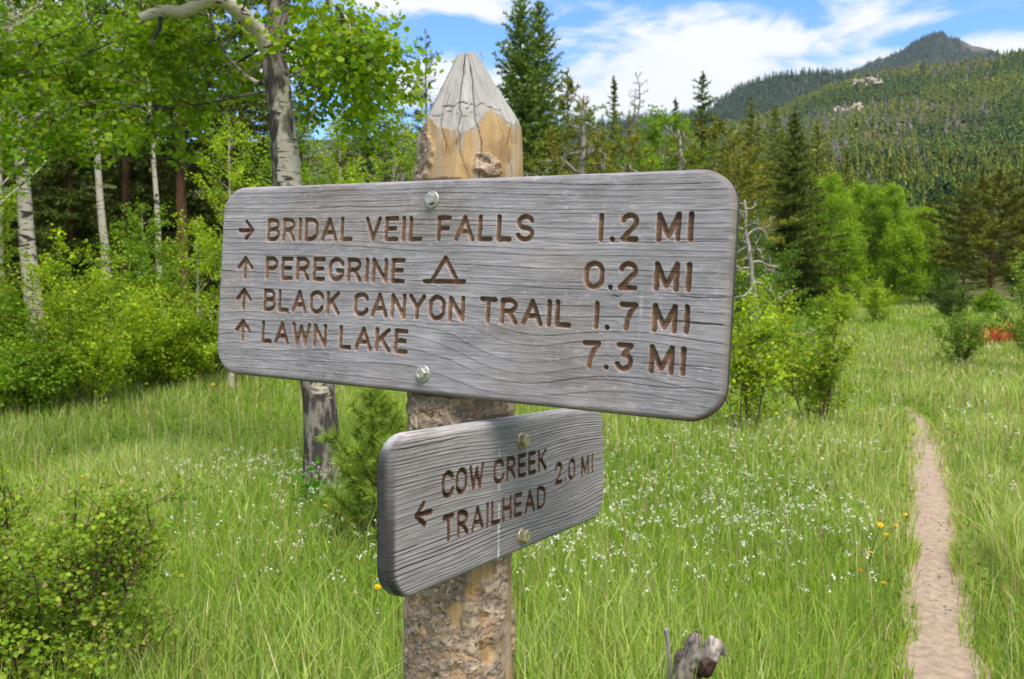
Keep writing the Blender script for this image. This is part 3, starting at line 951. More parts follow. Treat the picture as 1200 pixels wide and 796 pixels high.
    return o, cu, cv


ROUT = (.27, .165, .115)


def rings(pos, g):
    i = np.clip(np.searchsorted(pos, g) - 1, 0, len(pos) - 2)
    return i, g - pos[i], pos[i + 1] - g


def grain_big(u, v, sd):
    rng = np.random.default_rng(5)
    low = sstep(.02, -.07, v)
    g = v + .0035 * fbm(u * 3.2, v * 7, 0, 1, 3) + (.016 * fbm(u * 3.6, v * 6, 2, 2, 2)) * low + .012 * u * (1 - low) * 1.2
    g = g - .024 * low * np.exp(-((u + .05) / .16) ** 2) + .012 * low * np.exp(-((u - .17) / .10) ** 2)
    pos = [-.30]
    while pos[-1] < .3:
        p = pos[-1]; sp = np.interp(p, [-.15, -.11, -.06, .0, .05, .15], [.011, .013, .021, .017, .010, .0085])
        pos.append(p + sp * rng.uniform(.55, 1.5))
    pos = np.array(pos)
    i, a, b = rings(pos, g)
    sA = rng.uniform(.25, 1.0, len(pos))
    wob = .55 + .6 * fbm(u * 7 + i * 3.7, i * 1.9, 0, 4, 3)
    line = np.exp(-(a / .0009) ** 2) * sA[i] + np.exp(-(b / .0005) ** 2) * sA[np.minimum(i + 1, len(pos) - 1)]
    line = np.clip(line * np.clip(wob, 0.05, 1.3), 0, 1)
    band = np.exp(-b / .0025) * sA[np.minimum(i + 1, len(pos) - 1)]
    ridge = np.exp(-a / .0035)
    fib = fbm(u * 26, v * 900, 0, 6, 3); fib2 = fbm(u * 75, v * 420, 0, 16, 2)
    pores = sstep(.55, 1.0, fbm(u * 34, v * 1100, 1, 26, 2)) * sstep(-.5, .5, fbm(u * 5, v * 14, 0, 27, 2))
    dz = -.0011 * line + .00045 * ridge + .00016 * fib - .0004 * pores
    chk = np.zeros_like(u)
    # long drying cracks at the right hand end
    for (uc, vc, L, s) in [(.385, .0, .07, 1), (.375, -.034, .085, 1), (.36, -.085, .11, .8), (.33, -.11, .2, .7), (-.33, .048, .2, .5), (-.36, -.082, .16, .6), (.30, .062, .25, .6), (-.1, .114, .3, .5)]:
        d = v - vc - .0016 * fbm(u * 18, vc * 100, 0, 33, 3) - .004 * (u - uc)
        chk = np.maximum(chk, s * np.exp(-(d / .0006) ** 2) * sstep(L * .5, L * .35, np.abs(u - uc)))
    dz = dz - .0014 * chk
    # the knot under the decimal point of 0.2
    kx, ky = (u - .2756), (v + .0036)
    kr = np.sqrt((kx / .012) ** 2 + (ky / .0048) ** 2)
    knot = np.exp(-kr ** 2 * 1.2); kline = np.exp(-((ky + .0006 * np.sin(kx * 700)) / .0009) ** 2) * np.exp(-(kx / .009) ** 2)
    dz = dz - .0012 * kline - .0003 * knot * np.sin(kr * 16)
    blot = fbm(u * 9, v * 18, 0, 7, 4); blot2 = fbm(u * 30, v * 70, 0, 9, 3)
    base = np.stack([.262 + 0 * u, .244 + 0 * u, .262 + 0 * u], -1)
    base = base * np.exp(.15 * blot + .10 * blot2 + .15 * fib + .07 * fib2)[..., None]
    speck = sstep(.35, .9, fbm(u * 150, v * 260, 0, 19, 2))
    base = base * (1 + .25 * speck * sstep(.2, -.4, blot))[..., None]
    warm = sstep(.1, .8, fbm(u * 5 + 3, v * 11, 0, 17, 3))[..., None]
    base = base * (1 - warm * np.array([-.03, .02, .10]))
    base = base * (1 - .52 * line - .5 * chk - .30 * pores - .55 * kline - .25 * knot * (blot2 > -.2))[..., None] * (1 - .13 * band)[..., None]
    base = base * (1 + .10 * ridge)[..., None]
    st = np.exp(-((u - .309 + .003 * v) / .0016) ** 2) * sstep(-.085, -.04, v) * sstep(.025, -.02, v) * (.5 + .5 * fbm(u * 80, v * 90, 0, 44, 2))
    base = base + .16 * np.clip(st, 0, 1)[..., None]
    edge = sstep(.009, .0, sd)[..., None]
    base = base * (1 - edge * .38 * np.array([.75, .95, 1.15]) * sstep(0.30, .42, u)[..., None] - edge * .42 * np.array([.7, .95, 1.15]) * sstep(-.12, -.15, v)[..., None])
    return dz, np.clip(base, .02, .9)


def grain_small(u, v, sd):
    rng = np.random.default_rng(8)
    q = v + .21
    g = v + .0025 * fbm(u * 4, v * 9, 0, 51, 3) + .010 * fbm(u * 2.6, v * 5, 3, 52, 2) - .03 * sstep(.0, .32, u) * sstep(.03, -.05, q) * (q + .05) * 6 + .008 * u
    g = g + .018 * np.exp(-((u - .13) / .09) ** 2 - ((q + .02) / .03) ** 2)
    pos = [-.40]
    while pos[-1] < .05: pos.append(pos[-1] + .0046 * rng.uniform(.5, 1.6) * np.interp(pos[-1], [-.3, -.25, -.2, -.12], [.9, 1.6, 1.1, .9]))
    pos = np.array(pos); i, a, b = rings(pos, g); sA = rng.uniform(.35, 1.0, len(pos))
    wob = .65 + .6 * fbm(u * 6 + i * 3.7, i * 1.9, 0, 54, 3)
    line = np.clip((np.exp(-(a / .00085) ** 2) * sA[i] + np.exp(-(b / .0005) ** 2) * sA[np.minimum(i + 1, len(pos) - 1)]) * np.clip(wob, .1, 1.3), 0, 1)
    ridge = np.exp(-np.abs(a - .0016) / .0012) * sA[i]
    fib = fbm(u * 30, v * 900, 0, 56, 3)
    dz = -.0012 * line + .0006 * ridge + .00015 * fib
    chk = np.zeros_like(u)
    for (uc, vc, L, s) in [(-.22, -.127, .22, 1.0), (-.23, -.268, .1, .9), (-.1, -.262, .2, .5), (-.25, -.247, .06, .8)]:
        d = v - vc - .002 * fbm(u * 14, vc * 100, 0, 58, 3)
        chk = np.maximum(chk, s * np.exp(-(d / .0007) ** 2) * sstep(L * .5, L * .3, np.abs(u - uc)))
    dz = dz - .0015 * chk
    blot = fbm(u * 8, v * 16, 0, 57, 4)
    base = np.stack([.208 + 0 * u, .190 + 0 * u, .190 + 0 * u], -1)
    base = base * np.exp(.15 * blot + .22 * fib)[..., None]
    base = base * (1 - .68 * line - .6 * chk)[..., None] * (1 + .22 * ridge)[..., None]
    drip = np.exp(-((u + .036 - .02 * (v + .2)) / .0020) ** 2) * np.clip(.35 + .5 * fbm(u * 30, v * 60, 0, 59, 2) + .6 * sstep(-.27, -.3, v), 0, 1) * sstep(-.135, -.16, v)
    base = base + .45 * np.clip(drip, 0, 1)[..., None] * np.array([1, 1, .97])
    edge = (sstep(.0085, .002, sd) * sstep(-.24, -.262, u) * (.55 + .45 * sstep(-.15, -.24, v)))[..., None]  # dark stained left end; its paler top is top light put into the colour
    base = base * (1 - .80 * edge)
    topl = (sstep(-.128, -.118, v) * .45)[..., None]  # light from above painted onto the top roundover
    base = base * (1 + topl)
    return dz, np.clip(base, .02, .9)


def hex_bolt(mat, parent, x, y, rot, r=.0082, hh=.0085, wr=.0120):
    g = Geo()

    def ringed(prof, n, rot, col=(1, 1, 1)):
        V = []; 
        for rr, z in prof:
            t = np.arange(n) / n * 2 * pi + rot
            V.append(np.stack([rr * np.cos(t), rr * np.sin(t), 0 * t + z], 1))
        F = grid_faces(len(prof), n, True)[:, ::-1]
        V = np.concatenate(V); g.add(V, [F, (np.arange(n) + (len(prof) - 1) * n)[None]], col)
    ringed([(wr, -.002), (wr, .0012), (wr * .94, .0022), (wr * .75, .0024)], 32, 0)
    ringed([(r * 1.02, .0022), (r * 1.04, .003), (r * 1.04, hh - .0015), (r * .93, hh), (r * .55, hh + .0003), (r * .5, hh - .0003)], 6, rot)
    o = obj('bolt', g.mesh('bolt', mat), parent, (x, y, 0))
    return o


def build_post(root, base):
    """the peeled and hewn log; y is up in the camera frame in which it was measured"""
    ytop, ybot = .4246, -1.56
    ys = np.concatenate([np.linspace(ybot, -.56, 160)[:-1], np.linspace(-.56, ytop, 640)]); nth = 320
    th = np.arange(nth) / nth * 2 * pi                       # angle 0 faces the camera, growing to the right
    cx = np.interp(ys, [-1.6, -.385, -.098, .2525, .4246], [-.080, -.0795, -.0765, -.0612, -.0685])
    cx = np.convolve(np.pad(cx, 40, mode='edge'), np.ones(81) / 81, 'valid')
    r0 = np.interp(ys, [-1.6, -.55, -.385, -.098, .1, .2, .246, .31, .4246], [.086, .080, .0778, .0752, .0765, .079, .0800, .0790, .0790])
    T, Yg = np.meshgrid(th, ys)
    RR = np.repeat(r0[:, None], nth, 1)
    sx, sz = np.sin(T), np.cos(T)
    # out of round
    RR = RR * (1 + .022 * fbm(sx * 1.3, Yg * 5, sz * 1.3, 70, 3))
    cyl = RR.copy()
    # hewn facets of the point
    planes = [(-12, .0125, .505), (52, .018, .53), (-76, .0125, .50), (104, .0125, .50), (170, .014, .56), (-128, .014, .52)]
    Rp = np.full_like(RR, 9.0); pid = np.zeros(RR.shape)
    for k, (a, d0, sl) in enumerate(planes):
        a = radians(a); dl = d0 + (ytop - Yg) * sl * (1 + .03 * vnoise(Yg * 30, k, 0, 71))
        c = np.cos(T - a); rr = np.where(c > .05, dl / np.maximum(c, .05), 9)
        rr = rr + .0016 * fbm(sx * 9 + k, Yg * 40, sz * 9, 72, 4)
        pid = np.where(rr < Rp, k, pid); Rp = np.minimum(Rp, rr)
    hewn = Rp < RR
    RR = np.minimum(RR, Rp)
    X, Y, Z = sx * .079, Yg, sz * .079
    # flaking bark: thin scales lying over one another, wider than high
    wx = X + .010 * fbm(X * 45, Y * 45, Z * 45, 73, 3); wy = Y + .007 * fbm(X * 45, Y * 45, Z * 45, 74, 3); wz = Z + .008 * fbm(X * 45, Y * 45, Z * 45, 173, 2)
    f1, f2, cid = worley(wx * 42, wy * 78, wz * 42, 75)
    g1, g2, gid = worley(wx * 105 + 7, wy * 190, wz * 105, 76)
    part = sstep(-.45, .35, fbm(X * 50, Y * 70, Z * 50, 174, 3)); part2 = sstep(-.2, .6, fbm(X * 70, Y * 90, Z * 70, 175, 3))
    crack = sstep(.10, .0, f2 - f1) * part; fine = sstep(.12, 0, g2 - g1) * part2
    barkn = fbm(X * 24, Y * 18, Z * 24, 77, 3)
    px_y = 398 - Yg * 1000 / 1.235
    peeled = sstep(.20, .212, Yg)                            # bare wood above the big board
    bare = np.clip(peeled + sstep(.55, .75, barkn + .15 * sstep(.1, -.2, Yg)) , 0, 1)
    side = sstep(50, 60, np.degrees(T)) * sstep(110, 95, np.degrees(T)) * sstep(-.30, -.33, Yg)
    bare = np.maximum(bare, side * .9 * (barkn > -.5))
    # scraps of bark left on the bare wood, and the strip at its left edge
    deg = (np.degrees(T) + 180) % 360 - 180
    sc = np.exp(-((deg - 20) / 20) ** 2 - ((Yg - .247) / .019) ** 2) + np.exp(-((deg + 50) / 13) ** 2 - ((Yg - .268) / .05) ** 2) * 1.0 + np.exp(-((deg + 66) / 12) ** 2 - ((Yg - .24) / .018) ** 2)
    scrap = sstep(.42, .55, sc + .30 * fbm(X * 55, Y * 55, Z * 55, 79, 3)) * (Yg > .19)
    barkm = np.where(hewn, 0, np.maximum((1 - bare) , scrap))
    rough = fbm(X * 110, Y * 200, Z * 110, 83, 3)
    lift = .0010 + .0005 * rough + .0026 * fbm(X * 18, Y * 18, Z * 18, 183, 2)
    bk = np.zeros(RR.shape + (3,)) + np.array([.42, .20, .085])
    for sc_, t_, sd_, cl_, hh_ in [(30, -.42, 401, (.50, .36, .225), .0013), (38, -.14, 402, (.45, .33, .22), .0014), (48, .04, 403, (.33, .265, .205), .0013), (62, .16, 404, (.50, .415, .325), .0011), (80, .22, 405, (.30, .25, .205), .0009)]:
        nn = fbm(wx * sc_, wy * sc_ * 1.75, wz * sc_, sd_, 4)
        e_ = sstep(t_ - .025, t_ + .025, nn)
        tint = np.exp(.22 * fbm(X * sc_ * 1.5, Y * sc_ * 2, Z * sc_ * 1.5, sd_ + 40, 3))[..., None]
        bk = bk * (1 - e_[..., None]) + np.array(cl_) * tint * e_[..., None]
        rim_ = np.exp(-((nn - t_ + .055) / .04) ** 2)[..., None]
        bk = bk * (1 - .74 * rim_)
        lift = lift + hh_ * e_
    RR = RR + barkm * lift - .0012 * (1 - barkm) * (~hewn) * np.abs(fbm(sx * 7, Y * 9, sz * 7, 80, 3))
    # drying cracks
    ck = np.zeros_like(RR)
    for a, y0, y1, s, w in [(-9, .27, .4246, 1, 1.1), (14, .19, .40, 1, 1.1), (-28, .255, .36, .7, 1.0), (34, .25, .37, .5, 1.0), (-3, .22, .30, .7, .9), (52, .16, .33, .7, 1.2), (-55, .2, .3, .5, 1)]:
        aw = a + 5 * fbm(Yg * 22, a, 0, 81, 3)
        wd = np.degrees(.0007 * w / np.maximum(RR, .012))
        ck = np.maximum(ck, s * np.exp(-((deg - aw) / wd) ** 2) * sstep(y0 - .01, y0 + .02, Yg) * sstep(y1 + .01, y1 - .01, Yg))
    hz = np.zeros_like(RR)
    for y, a0, a1, s in [(.335, -34, 2, 1), (.331, -2, 30, .9), (.322, -42, -20, .7), (.318, -14, 12, .5), (.327, 26, 46, .7)]:
        yy = y + .004 * np.sign(vnoise(deg * .16, y * 900, 0, 82)) * np.abs(vnoise(deg * .16, y * 900, 0, 82)) ** .5
        hz = np.maximum(hz, s * np.exp(-((Yg - yy) / .0009) ** 2) * (deg > a0) * (deg < a1))
    ck = np.maximum(ck, hz)
    RR = RR - .003 * ck
    # housings cut for the two boards keep the planks from cutting through the log
    x = cx[:, None] + RR * np.sin(T); z = -1.275 + RR * np.cos(T)
    Pc = np.stack([x, Yg, z], -1)
    for Rm, Tm, v0, v1 in ((R_BIG, T_BIG, -.149, .149), (R_SMALL, T_SMALL, -.3045, -.113)):
        q = Pc - Tm; nn = q @ Rm[:, 2]; vv = q @ Rm[:, 1]
        ov = nn + .0262
        inb = (ov > 0) & (vv > v0 - .004) & (vv < v1 + .006)
        Pc = np.where(inb[..., None], Pc - (ov * inb)[..., None] * Rm[:, 2], Pc)
    # colour
    grey = np.array([.30, .285, .27]); tan_ = np.array([.40, .265, .13]); org = np.array([.40, .20, .075])
    n1 = fbm(X * 30, Y * 12, Z * 30, 84, 4); n2 = fbm(X * 200, Y * 25, Z * 200, 85, 3)
    wood = tan_[None, None] * np.exp(.20 * n1 + .14 * n2 + .10 * fbm(deg * .5, Yg * 6, 0, 191, 3))[..., None]
    gst = (sstep(.1, .7, fbm(deg * .10, Yg * 14, 1, 192, 4)) * .55)[..., None]
    wood = wood * (1 - gst) + np.array([.36, .32, .28]) * gst
    smu = (sstep(.15, .7, fbm(deg * .05, Yg * 34, 5, 195, 4)) * .5 * sstep(.33, .27, Yg))[..., None]
    wood = wood * (1 - smu) + np.array([.20, .115, .06]) * smu
    ost = (sstep(.25, .8, fbm(deg * .13, Yg * 16, 2, 193, 4)) * .5)[..., None]
    wood = wood * (1 - ost) + np.array([.46, .25, .09]) * ost
    wood = wood * (1 - .35 * sstep(.1, .9, n1))[..., None] + np.array([.22, .16, .10]) * (.35 * sstep(.1, .9, n1))[..., None]
    ring = np.sin((Yg * 1.0 + .6 * np.abs(np.sin(T))) * 900)
    gry = grey[None, None] * np.exp(.12 * n1 + .14 * n2 + .05 * ring)[..., None]
    hb = sstep(-.003, .003, RR * 0 + (cyl - Rp) + .004 * n1)
    c = wood * (1 - hb[..., None]) + gry * hb[..., None]
    bk = bk * np.array([.80, .73, .68]) * np.exp(.14 * n2 + .20 * rough)[..., None]
    rust = sstep(.25, .8, fbm(X * 45, Y * 60, Z * 45, 88, 3))[..., None]
    bk = bk * (1 - .35 * rust) + np.array([.30, .15, .06]) * .35 * rust
    c = c * (1 - barkm[..., None]) + bk * barkm[..., None]
    c = c * (1 - .80 * ck)[..., None]
    # a knot low on the right face
    kd = np.hypot((deg - 22) / 11, (Yg + .352) / .012)
    c = c * (1 - .45 * np.exp(-kd ** 2) * (.5 + .5 * np.sin(kd * 11)))[..., None]
    Wd = cam2world(Pc).reshape(-1, 3) - base
    n = len(ys)
    F = grid_faces(n, nth, True)[:, ::-1]
    top = np.arange(nth) + (n - 1) * nth; bot = np.arange(nth)[::-1]
    ctop = Wd[top].mean(0)[None]; V = np.concatenate([Wd, ctop]); ci = len(Wd)
    FT = np.stack([top, np.roll(top, -1), np.full(nth, ci)], 1)
    me = mk_mesh('post', V, [F, FT, bot[None]], np.concatenate([c.reshape(-1, 3), grey[None] * .9]), M['post'], True)
    return obj('post', me, root)


def signpost():
    b = cam2world(np.array([-.08, -1.5, -1.275])); b[2] = float(h(b[0], b[1])); base = b
    root = thing('trail_signpost', 'log signpost with a pointed top carrying two routed grey wooden trail signs', 'signpost', base)
    build_post(root, base)
    S = []; sw = .0071
    R1, R2, R3, R4 = (.0994, .0628), (.0396, .0031), (-.0107, -.0467), (-.0606, -.0966)
    for t, a, c, (vt, vb) in [('BRIDAL', -.3162, -.1441, R1), ('VEIL', -.122, -.0199, R1), ('FALLS', .0035, .1563, R1), ('1', .2459, .254, R1), ('.', .2624, .2694, R1), ('2', .2758, .3006, R1), ('M', .3222, .3532, R1), ('I', .3616, .3686, R1),
                              ('PEREGRINE', -.3155, -.0462, R2), ('0', .2303, .2581, R2), ('.', .2632, .2702, R2), ('2', .2764, .3025, R2), ('M', .3228, .3547, R2), ('I', .362, .37, R2),
                              ('BLACK', -.3171, -.1615, R3), ('CANYON', -.1365, .0564, R3), ('TRAIL', .0793, .2166, R3), ('1', .2468, .2543, R3), ('.', .2620, .2690, R3), ('7', .2799, .3049, R3), ('M', .3231, .3551, R3), ('I', .3632, .3702, R3),
                              ('LAWN', -.3177, -.1841, R4), ('LAKE', -.1608, -.035, R4), ('7', .2332, .259, R4), ('.', .2640, .2710, R4), ('3', .2785, .3032, R4), ('M', .3223, .3542, R4), ('I', .3614, .3689, R4)]:
        S += word(t, a, c, vt, vb, sw)
    S += [[(-.0125, .0075), (.0525, .0083)], [(.0, .0085), (.0208, .0405), (.0415, .0088)]]          # tent
    m = .0805
    S += [[(-.375, m), (-.349, m)], [(-.3608, m + .0135), (-.3465, m), (-.3608, m - .0135)]]          # arrow right
    for (vt, vb), uc in ((R2, -.3590), (R3, -.3590), (R4, -.3580)):
        S += [[(uc, vb + sw / 2), (uc, vt - .006)], [(uc - .0142, vt - .0185), (uc, vt - .0035), (uc + .0142, vt - .0185)]]
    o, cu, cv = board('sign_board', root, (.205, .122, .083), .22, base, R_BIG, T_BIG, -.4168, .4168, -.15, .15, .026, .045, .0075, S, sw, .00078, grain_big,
                      'wide grey upper board listing four destinations with arrows and miles', [-.0535, -.004, .051])
    hex_bolt(M['zinc'], o, -.0064 - cu, .1218 - cv, .5); hex_bolt(M['zinc'], o, -.0064 - cu, -.1212 - cv, .2)
    S = []
    for t, a, c, vt, vb in [('COW', -.1742, -.0742, -.1655, -.2008), ('CREEK', -.0504, .1063, -.1655, -.2006), ('TRAILHEAD', -.1732, .1025, -.2209, -.2563), ('2', .1331, .1600, -.1920, -.2278), ('.', .1660, .1730, -.19, -.2270), ('0', .180, .2063, -.1920, -.2278), ('M', .228, .2593, -.1922, -.2278), ('I', .2689, .2758, -.1922, -.2278)]:
        S += word(t, a, c, vt, vb, sw)
    S += [[(-.2125, -.1990), (-.2275, -.2112), (-.2095, -.2250)], [(-.2250, -.2112), (-.1970, -.2114)]]
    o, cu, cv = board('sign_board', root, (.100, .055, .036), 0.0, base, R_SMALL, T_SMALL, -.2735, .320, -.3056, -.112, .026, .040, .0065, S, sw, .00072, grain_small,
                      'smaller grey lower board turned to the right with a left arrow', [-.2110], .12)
    hex_bolt(M['yellow_zinc'], o, .0266 - cu, -.1459 - cv, .1, .0098, .0105, .0118); hex_bolt(M['yellow_zinc'], o, .0266 - cu, -.2842 - cv, .45, .0098, .0105, .0118)


signpost()

# ------------------------------------------------------------------ trees and shrubs
def branch_line(rng, start, dirn, length, n=6, wob=.15, trop=0.0, droop=0.0):
    """a wandering line; trop > 0 bends it upward, droop pulls the far end down"""
    p = [np.array(start, float)]; d = unit(np.array(dirn, float)); st = length / (n - 1)
    for i in range(n - 1):
        d = d + rng.normal(0, wob, 3); d[2] += trop - droop * (i / n); d = unit(d)
        p.append(p[-1] + d * st)
    return np.array(p)


def side_dir(rng, t, angle, az=None):
    t = unit(t); ref = np.array([0, 0, 1.0]) if abs(t[2]) < .9 else np.array([1.0, 0, 0])
    a = unit(np.cross(t, ref)); b = np.cross(t, a)
    az = rng.uniform(0, 2 * pi) if az is None else az
    return t * cos(angle) + (a * cos(az) + b * sin(az)) * sin(angle)


def along(line, t):
    i = min(int(t * (len(line) - 1)), len(line) - 2); f = t * (len(line) - 1) - i
    return line[i] * (1 - f) + line[i + 1] * f, line[i + 1] - line[i]


def spread_leaves(rng, lines, per_m, jit, tmin=.15):
    """points scattered along twigs"""
    A = np.concatenate([l[:-1] for l in lines]); B = np.concatenate([l[1:] for l in lines])
    L = np.linalg.norm(B - A, axis=1); c = (L * per_m + rng.uniform(0, 1, len(L))).astype(int)
    i = np.repeat(np.arange(len(L)), c); t = rng.uniform(0, 1, (len(i), 1))
    return A[i] * (1 - t) + B[i] * t + rng.normal(0, jit, (len(i), 3)), unit(B - A)[i]


def trunk_geo(g, line, r0, r1, n=10, col=(0, 0, 0), foot=0.0, flare=0.0):
    m = len(line); t = np.linspace(0, 1, m)
    rad = r0 + (r1 - r0) * t ** .9 + flare * np.exp(-t * 14)
    V, F = tube(line, rad, n)
    c = np.zeros((len(V), 3)); hgt = np.repeat(line[:, 2], n)
    c[:, 0] = sstep(foot * 1.4, foot * .2, hgt) if foot else 0
    if foot == 0: c[:] = col
    g.add(V, F, c)


def aspen(name, label, cat, loc, H, r, crown0, R, leaf, nleaf_m, seed, col, group=None, lean=(0, 0), foot=1.0, nbr=34, mat='aspen', shape=None, twigs=6, wobble=.02, hang=.3, crown_pow=.6, jit=.9):
    """broadleaf tree with its pale trunk, limbs and leaves on twigs"""
    rng = np.random.default_rng(seed)
    root = thing(name, label, cat, loc, group)
    n = 26; t = np.linspace(0, 1, n)
    line = np.stack([lean[0] * t + wobble * H * .5 * np.cumsum(rng.normal(0, .22, n)) * .5, lean[1] * t + wobble * H * .5 * np.cumsum(rng.normal(0, .22, n)) * .5, H * t * .97 - .1 * (1 - t)], 1)
    line[0, :2] = 0
    g = Geo(); trunk_geo(g, line, r, r * .12, 10, foot=foot, flare=r * .35)
    tw = []
    for k in range(nbr):
        f = crown0 + (1 - crown0) * ((k + rng.uniform(0, 1)) / nbr) ** .9; f = min(f, .985)
        p, d = along(line, f); q = (f - crown0) / (1 - crown0)
        L = R * (math.sin(pi * min(.16 + q * .86, 1)) ** crown_pow) * rng.uniform(.6, 1.15)
        b = branch_line(rng, p, side_dir(rng, d, radians(rng.uniform(45, 75)), k * 2.4 + rng.uniform(-.5, .5)), L, 7, .16, .10)
        rb = min(r * .35 * (1 - q * .6), r * .3); V, F = tube(b, np.linspace(rb, rb * .15, 7), 5); g.add(V, F, (0, 0, 0))
        for j in range(twigs):
            tt = rng.uniform(.2, 1); p2, d2 = along(b, tt)
            w = branch_line(rng, p2, side_dir(rng, d2, radians(rng.uniform(25, 65))), L * .42 * rng.uniform(.5, 1.1), 5, .25, .04, .06); tw.append(w)
        tw.append(b[3:])
    obj('trunk', g.mesh('trunk', M[mat], True), root)
    pts, ax = spread_leaves(rng, tw, nleaf_m, leaf * jit)
    clump = fbm(pts[:, 0] * 2.2 / max(R, .3), pts[:, 1] * 2.2 / max(R, .3), pts[:, 2] * 2.2 / max(R, .3), seed, 2)[:, None]
    c = np.array(col)[None] * np.exp(.22 * clump) * np.exp(rng.normal(0, .05, (len(pts), 3)))
    young = rng.uniform(0, 1, len(pts)) < .18
    c[young] = c[young] * np.array([1.35, 1.2, 1.0])
    V, F, C = leaf_geo(rng, pts, leaf, c, LEAF6 if shape is None else shape, .35, .16, hang)
    g = Geo(); g.add(V, F, C)
    tv = Geo()
    for w in tw[::2]:
        V, F = tube(w, np.linspace(max(leaf * .05, .002), .001, len(w)), 3, False); g.add(V, F, (.11, .08, .05))
    obj('crown', g.mesh('crown', M['leaf']), root)
    return root


def shrub(name, label, cat, loc, H, R, leaf, per_m, seed, col, group=None, stems=12, twigs=6, stemcol=(.10, .07, .05), sr=.008, spread=.6, shape=None, side=7, zmin=.12, pink=0.0, jit=.9, squash=1.0):
    rng = np.random.default_rng(seed)
    root = thing(name, label, cat, loc, group)
    g = Geo(); tw = []
    for s in range(stems):
        a = s * 2.4 + rng.uniform(-.4, .4); q = rng.uniform(0, 1) ** .6
        out = spread * q; L = H * rng.uniform(.7, 1.0) * (1.05 - .25 * q)
        b = branch_line(rng, (cos(a) * R * .16 * q, sin(a) * R * .16 * q, -.05), (cos(a) * out, sin(a) * out, 1), L, 9, .07, .03)
        sc = np.clip(np.hypot(b[:, 0], b[:, 1]) / R, 1, None)[:, None]; b[:, :2] /= sc
        V, F = tube(b, np.linspace(sr, sr * .25, 9), 5); g.add(V, F, np.array(stemcol) * rng.uniform(.7, 1.4))
        tw.append(b[4:])
        for k in range(side):
            f = rng.uniform(zmin, .97); p, d = along(b, f)
            l2 = branch_line(rng, p, side_dir(rng, d, radians(rng.uniform(30, 70))), R * .75 * (1.1 - .6 * f) * rng.uniform(.5, 1.1), 6, .18, .07)
            V, F = tube(l2, np.linspace(sr * .5, sr * .12, 6), 3, False); g.add(V, F, np.array(stemcol) * rng.uniform(.7, 1.4))
            tw.append(l2[1:])
            for j in range(twigs):
                p, d = along(l2, rng.uniform(.15, 1))
                w = branch_line(rng, p, side_dir(rng, d, radians(rng.uniform(25, 70))), R * .28 * rng.uniform(.5, 1.1), 4, .2, .05); tw.append(w)
                if j % 2 == 0:
                    V, F = tube(w, np.linspace(sr * .22, sr * .08, 4), 3, False); g.add(V, F, np.array(stemcol) * rng.uniform(.8, 1.5))
    obj('stems', g.mesh('stems', M['twig'], True), root)
    pts, ax = spread_leaves(rng, tw, per_m, leaf * jit)
    pts[:, 2] = np.maximum(pts[:, 2], .03)
    cl = fbm(pts[:, 0] * 2.6 / R, pts[:, 1] * 2.6 / R, pts[:, 2] * 2.6 / R, seed + 3, 2)[:, None]
    c = np.array(col)[None] * np.exp(.22 * cl) * np.exp(rng.normal(0, .05, (len(pts), 3)))
    u = rng.uniform(0, 1, len(pts))
    c[u < .16] = c[u < .16] * np.array([1.4, 1.2, 1.0])
    if pink: c[u > 1 - pink] = np.array([.42, .30, .17])
    V, F, C = leaf_geo(rng, pts, leaf, c, LEAF6 if shape is None else shape, .45, .16, .0, ax)
    obj('foliage', mk_mesh('foliage', V, F, C, M['leaf']), root)
    return root


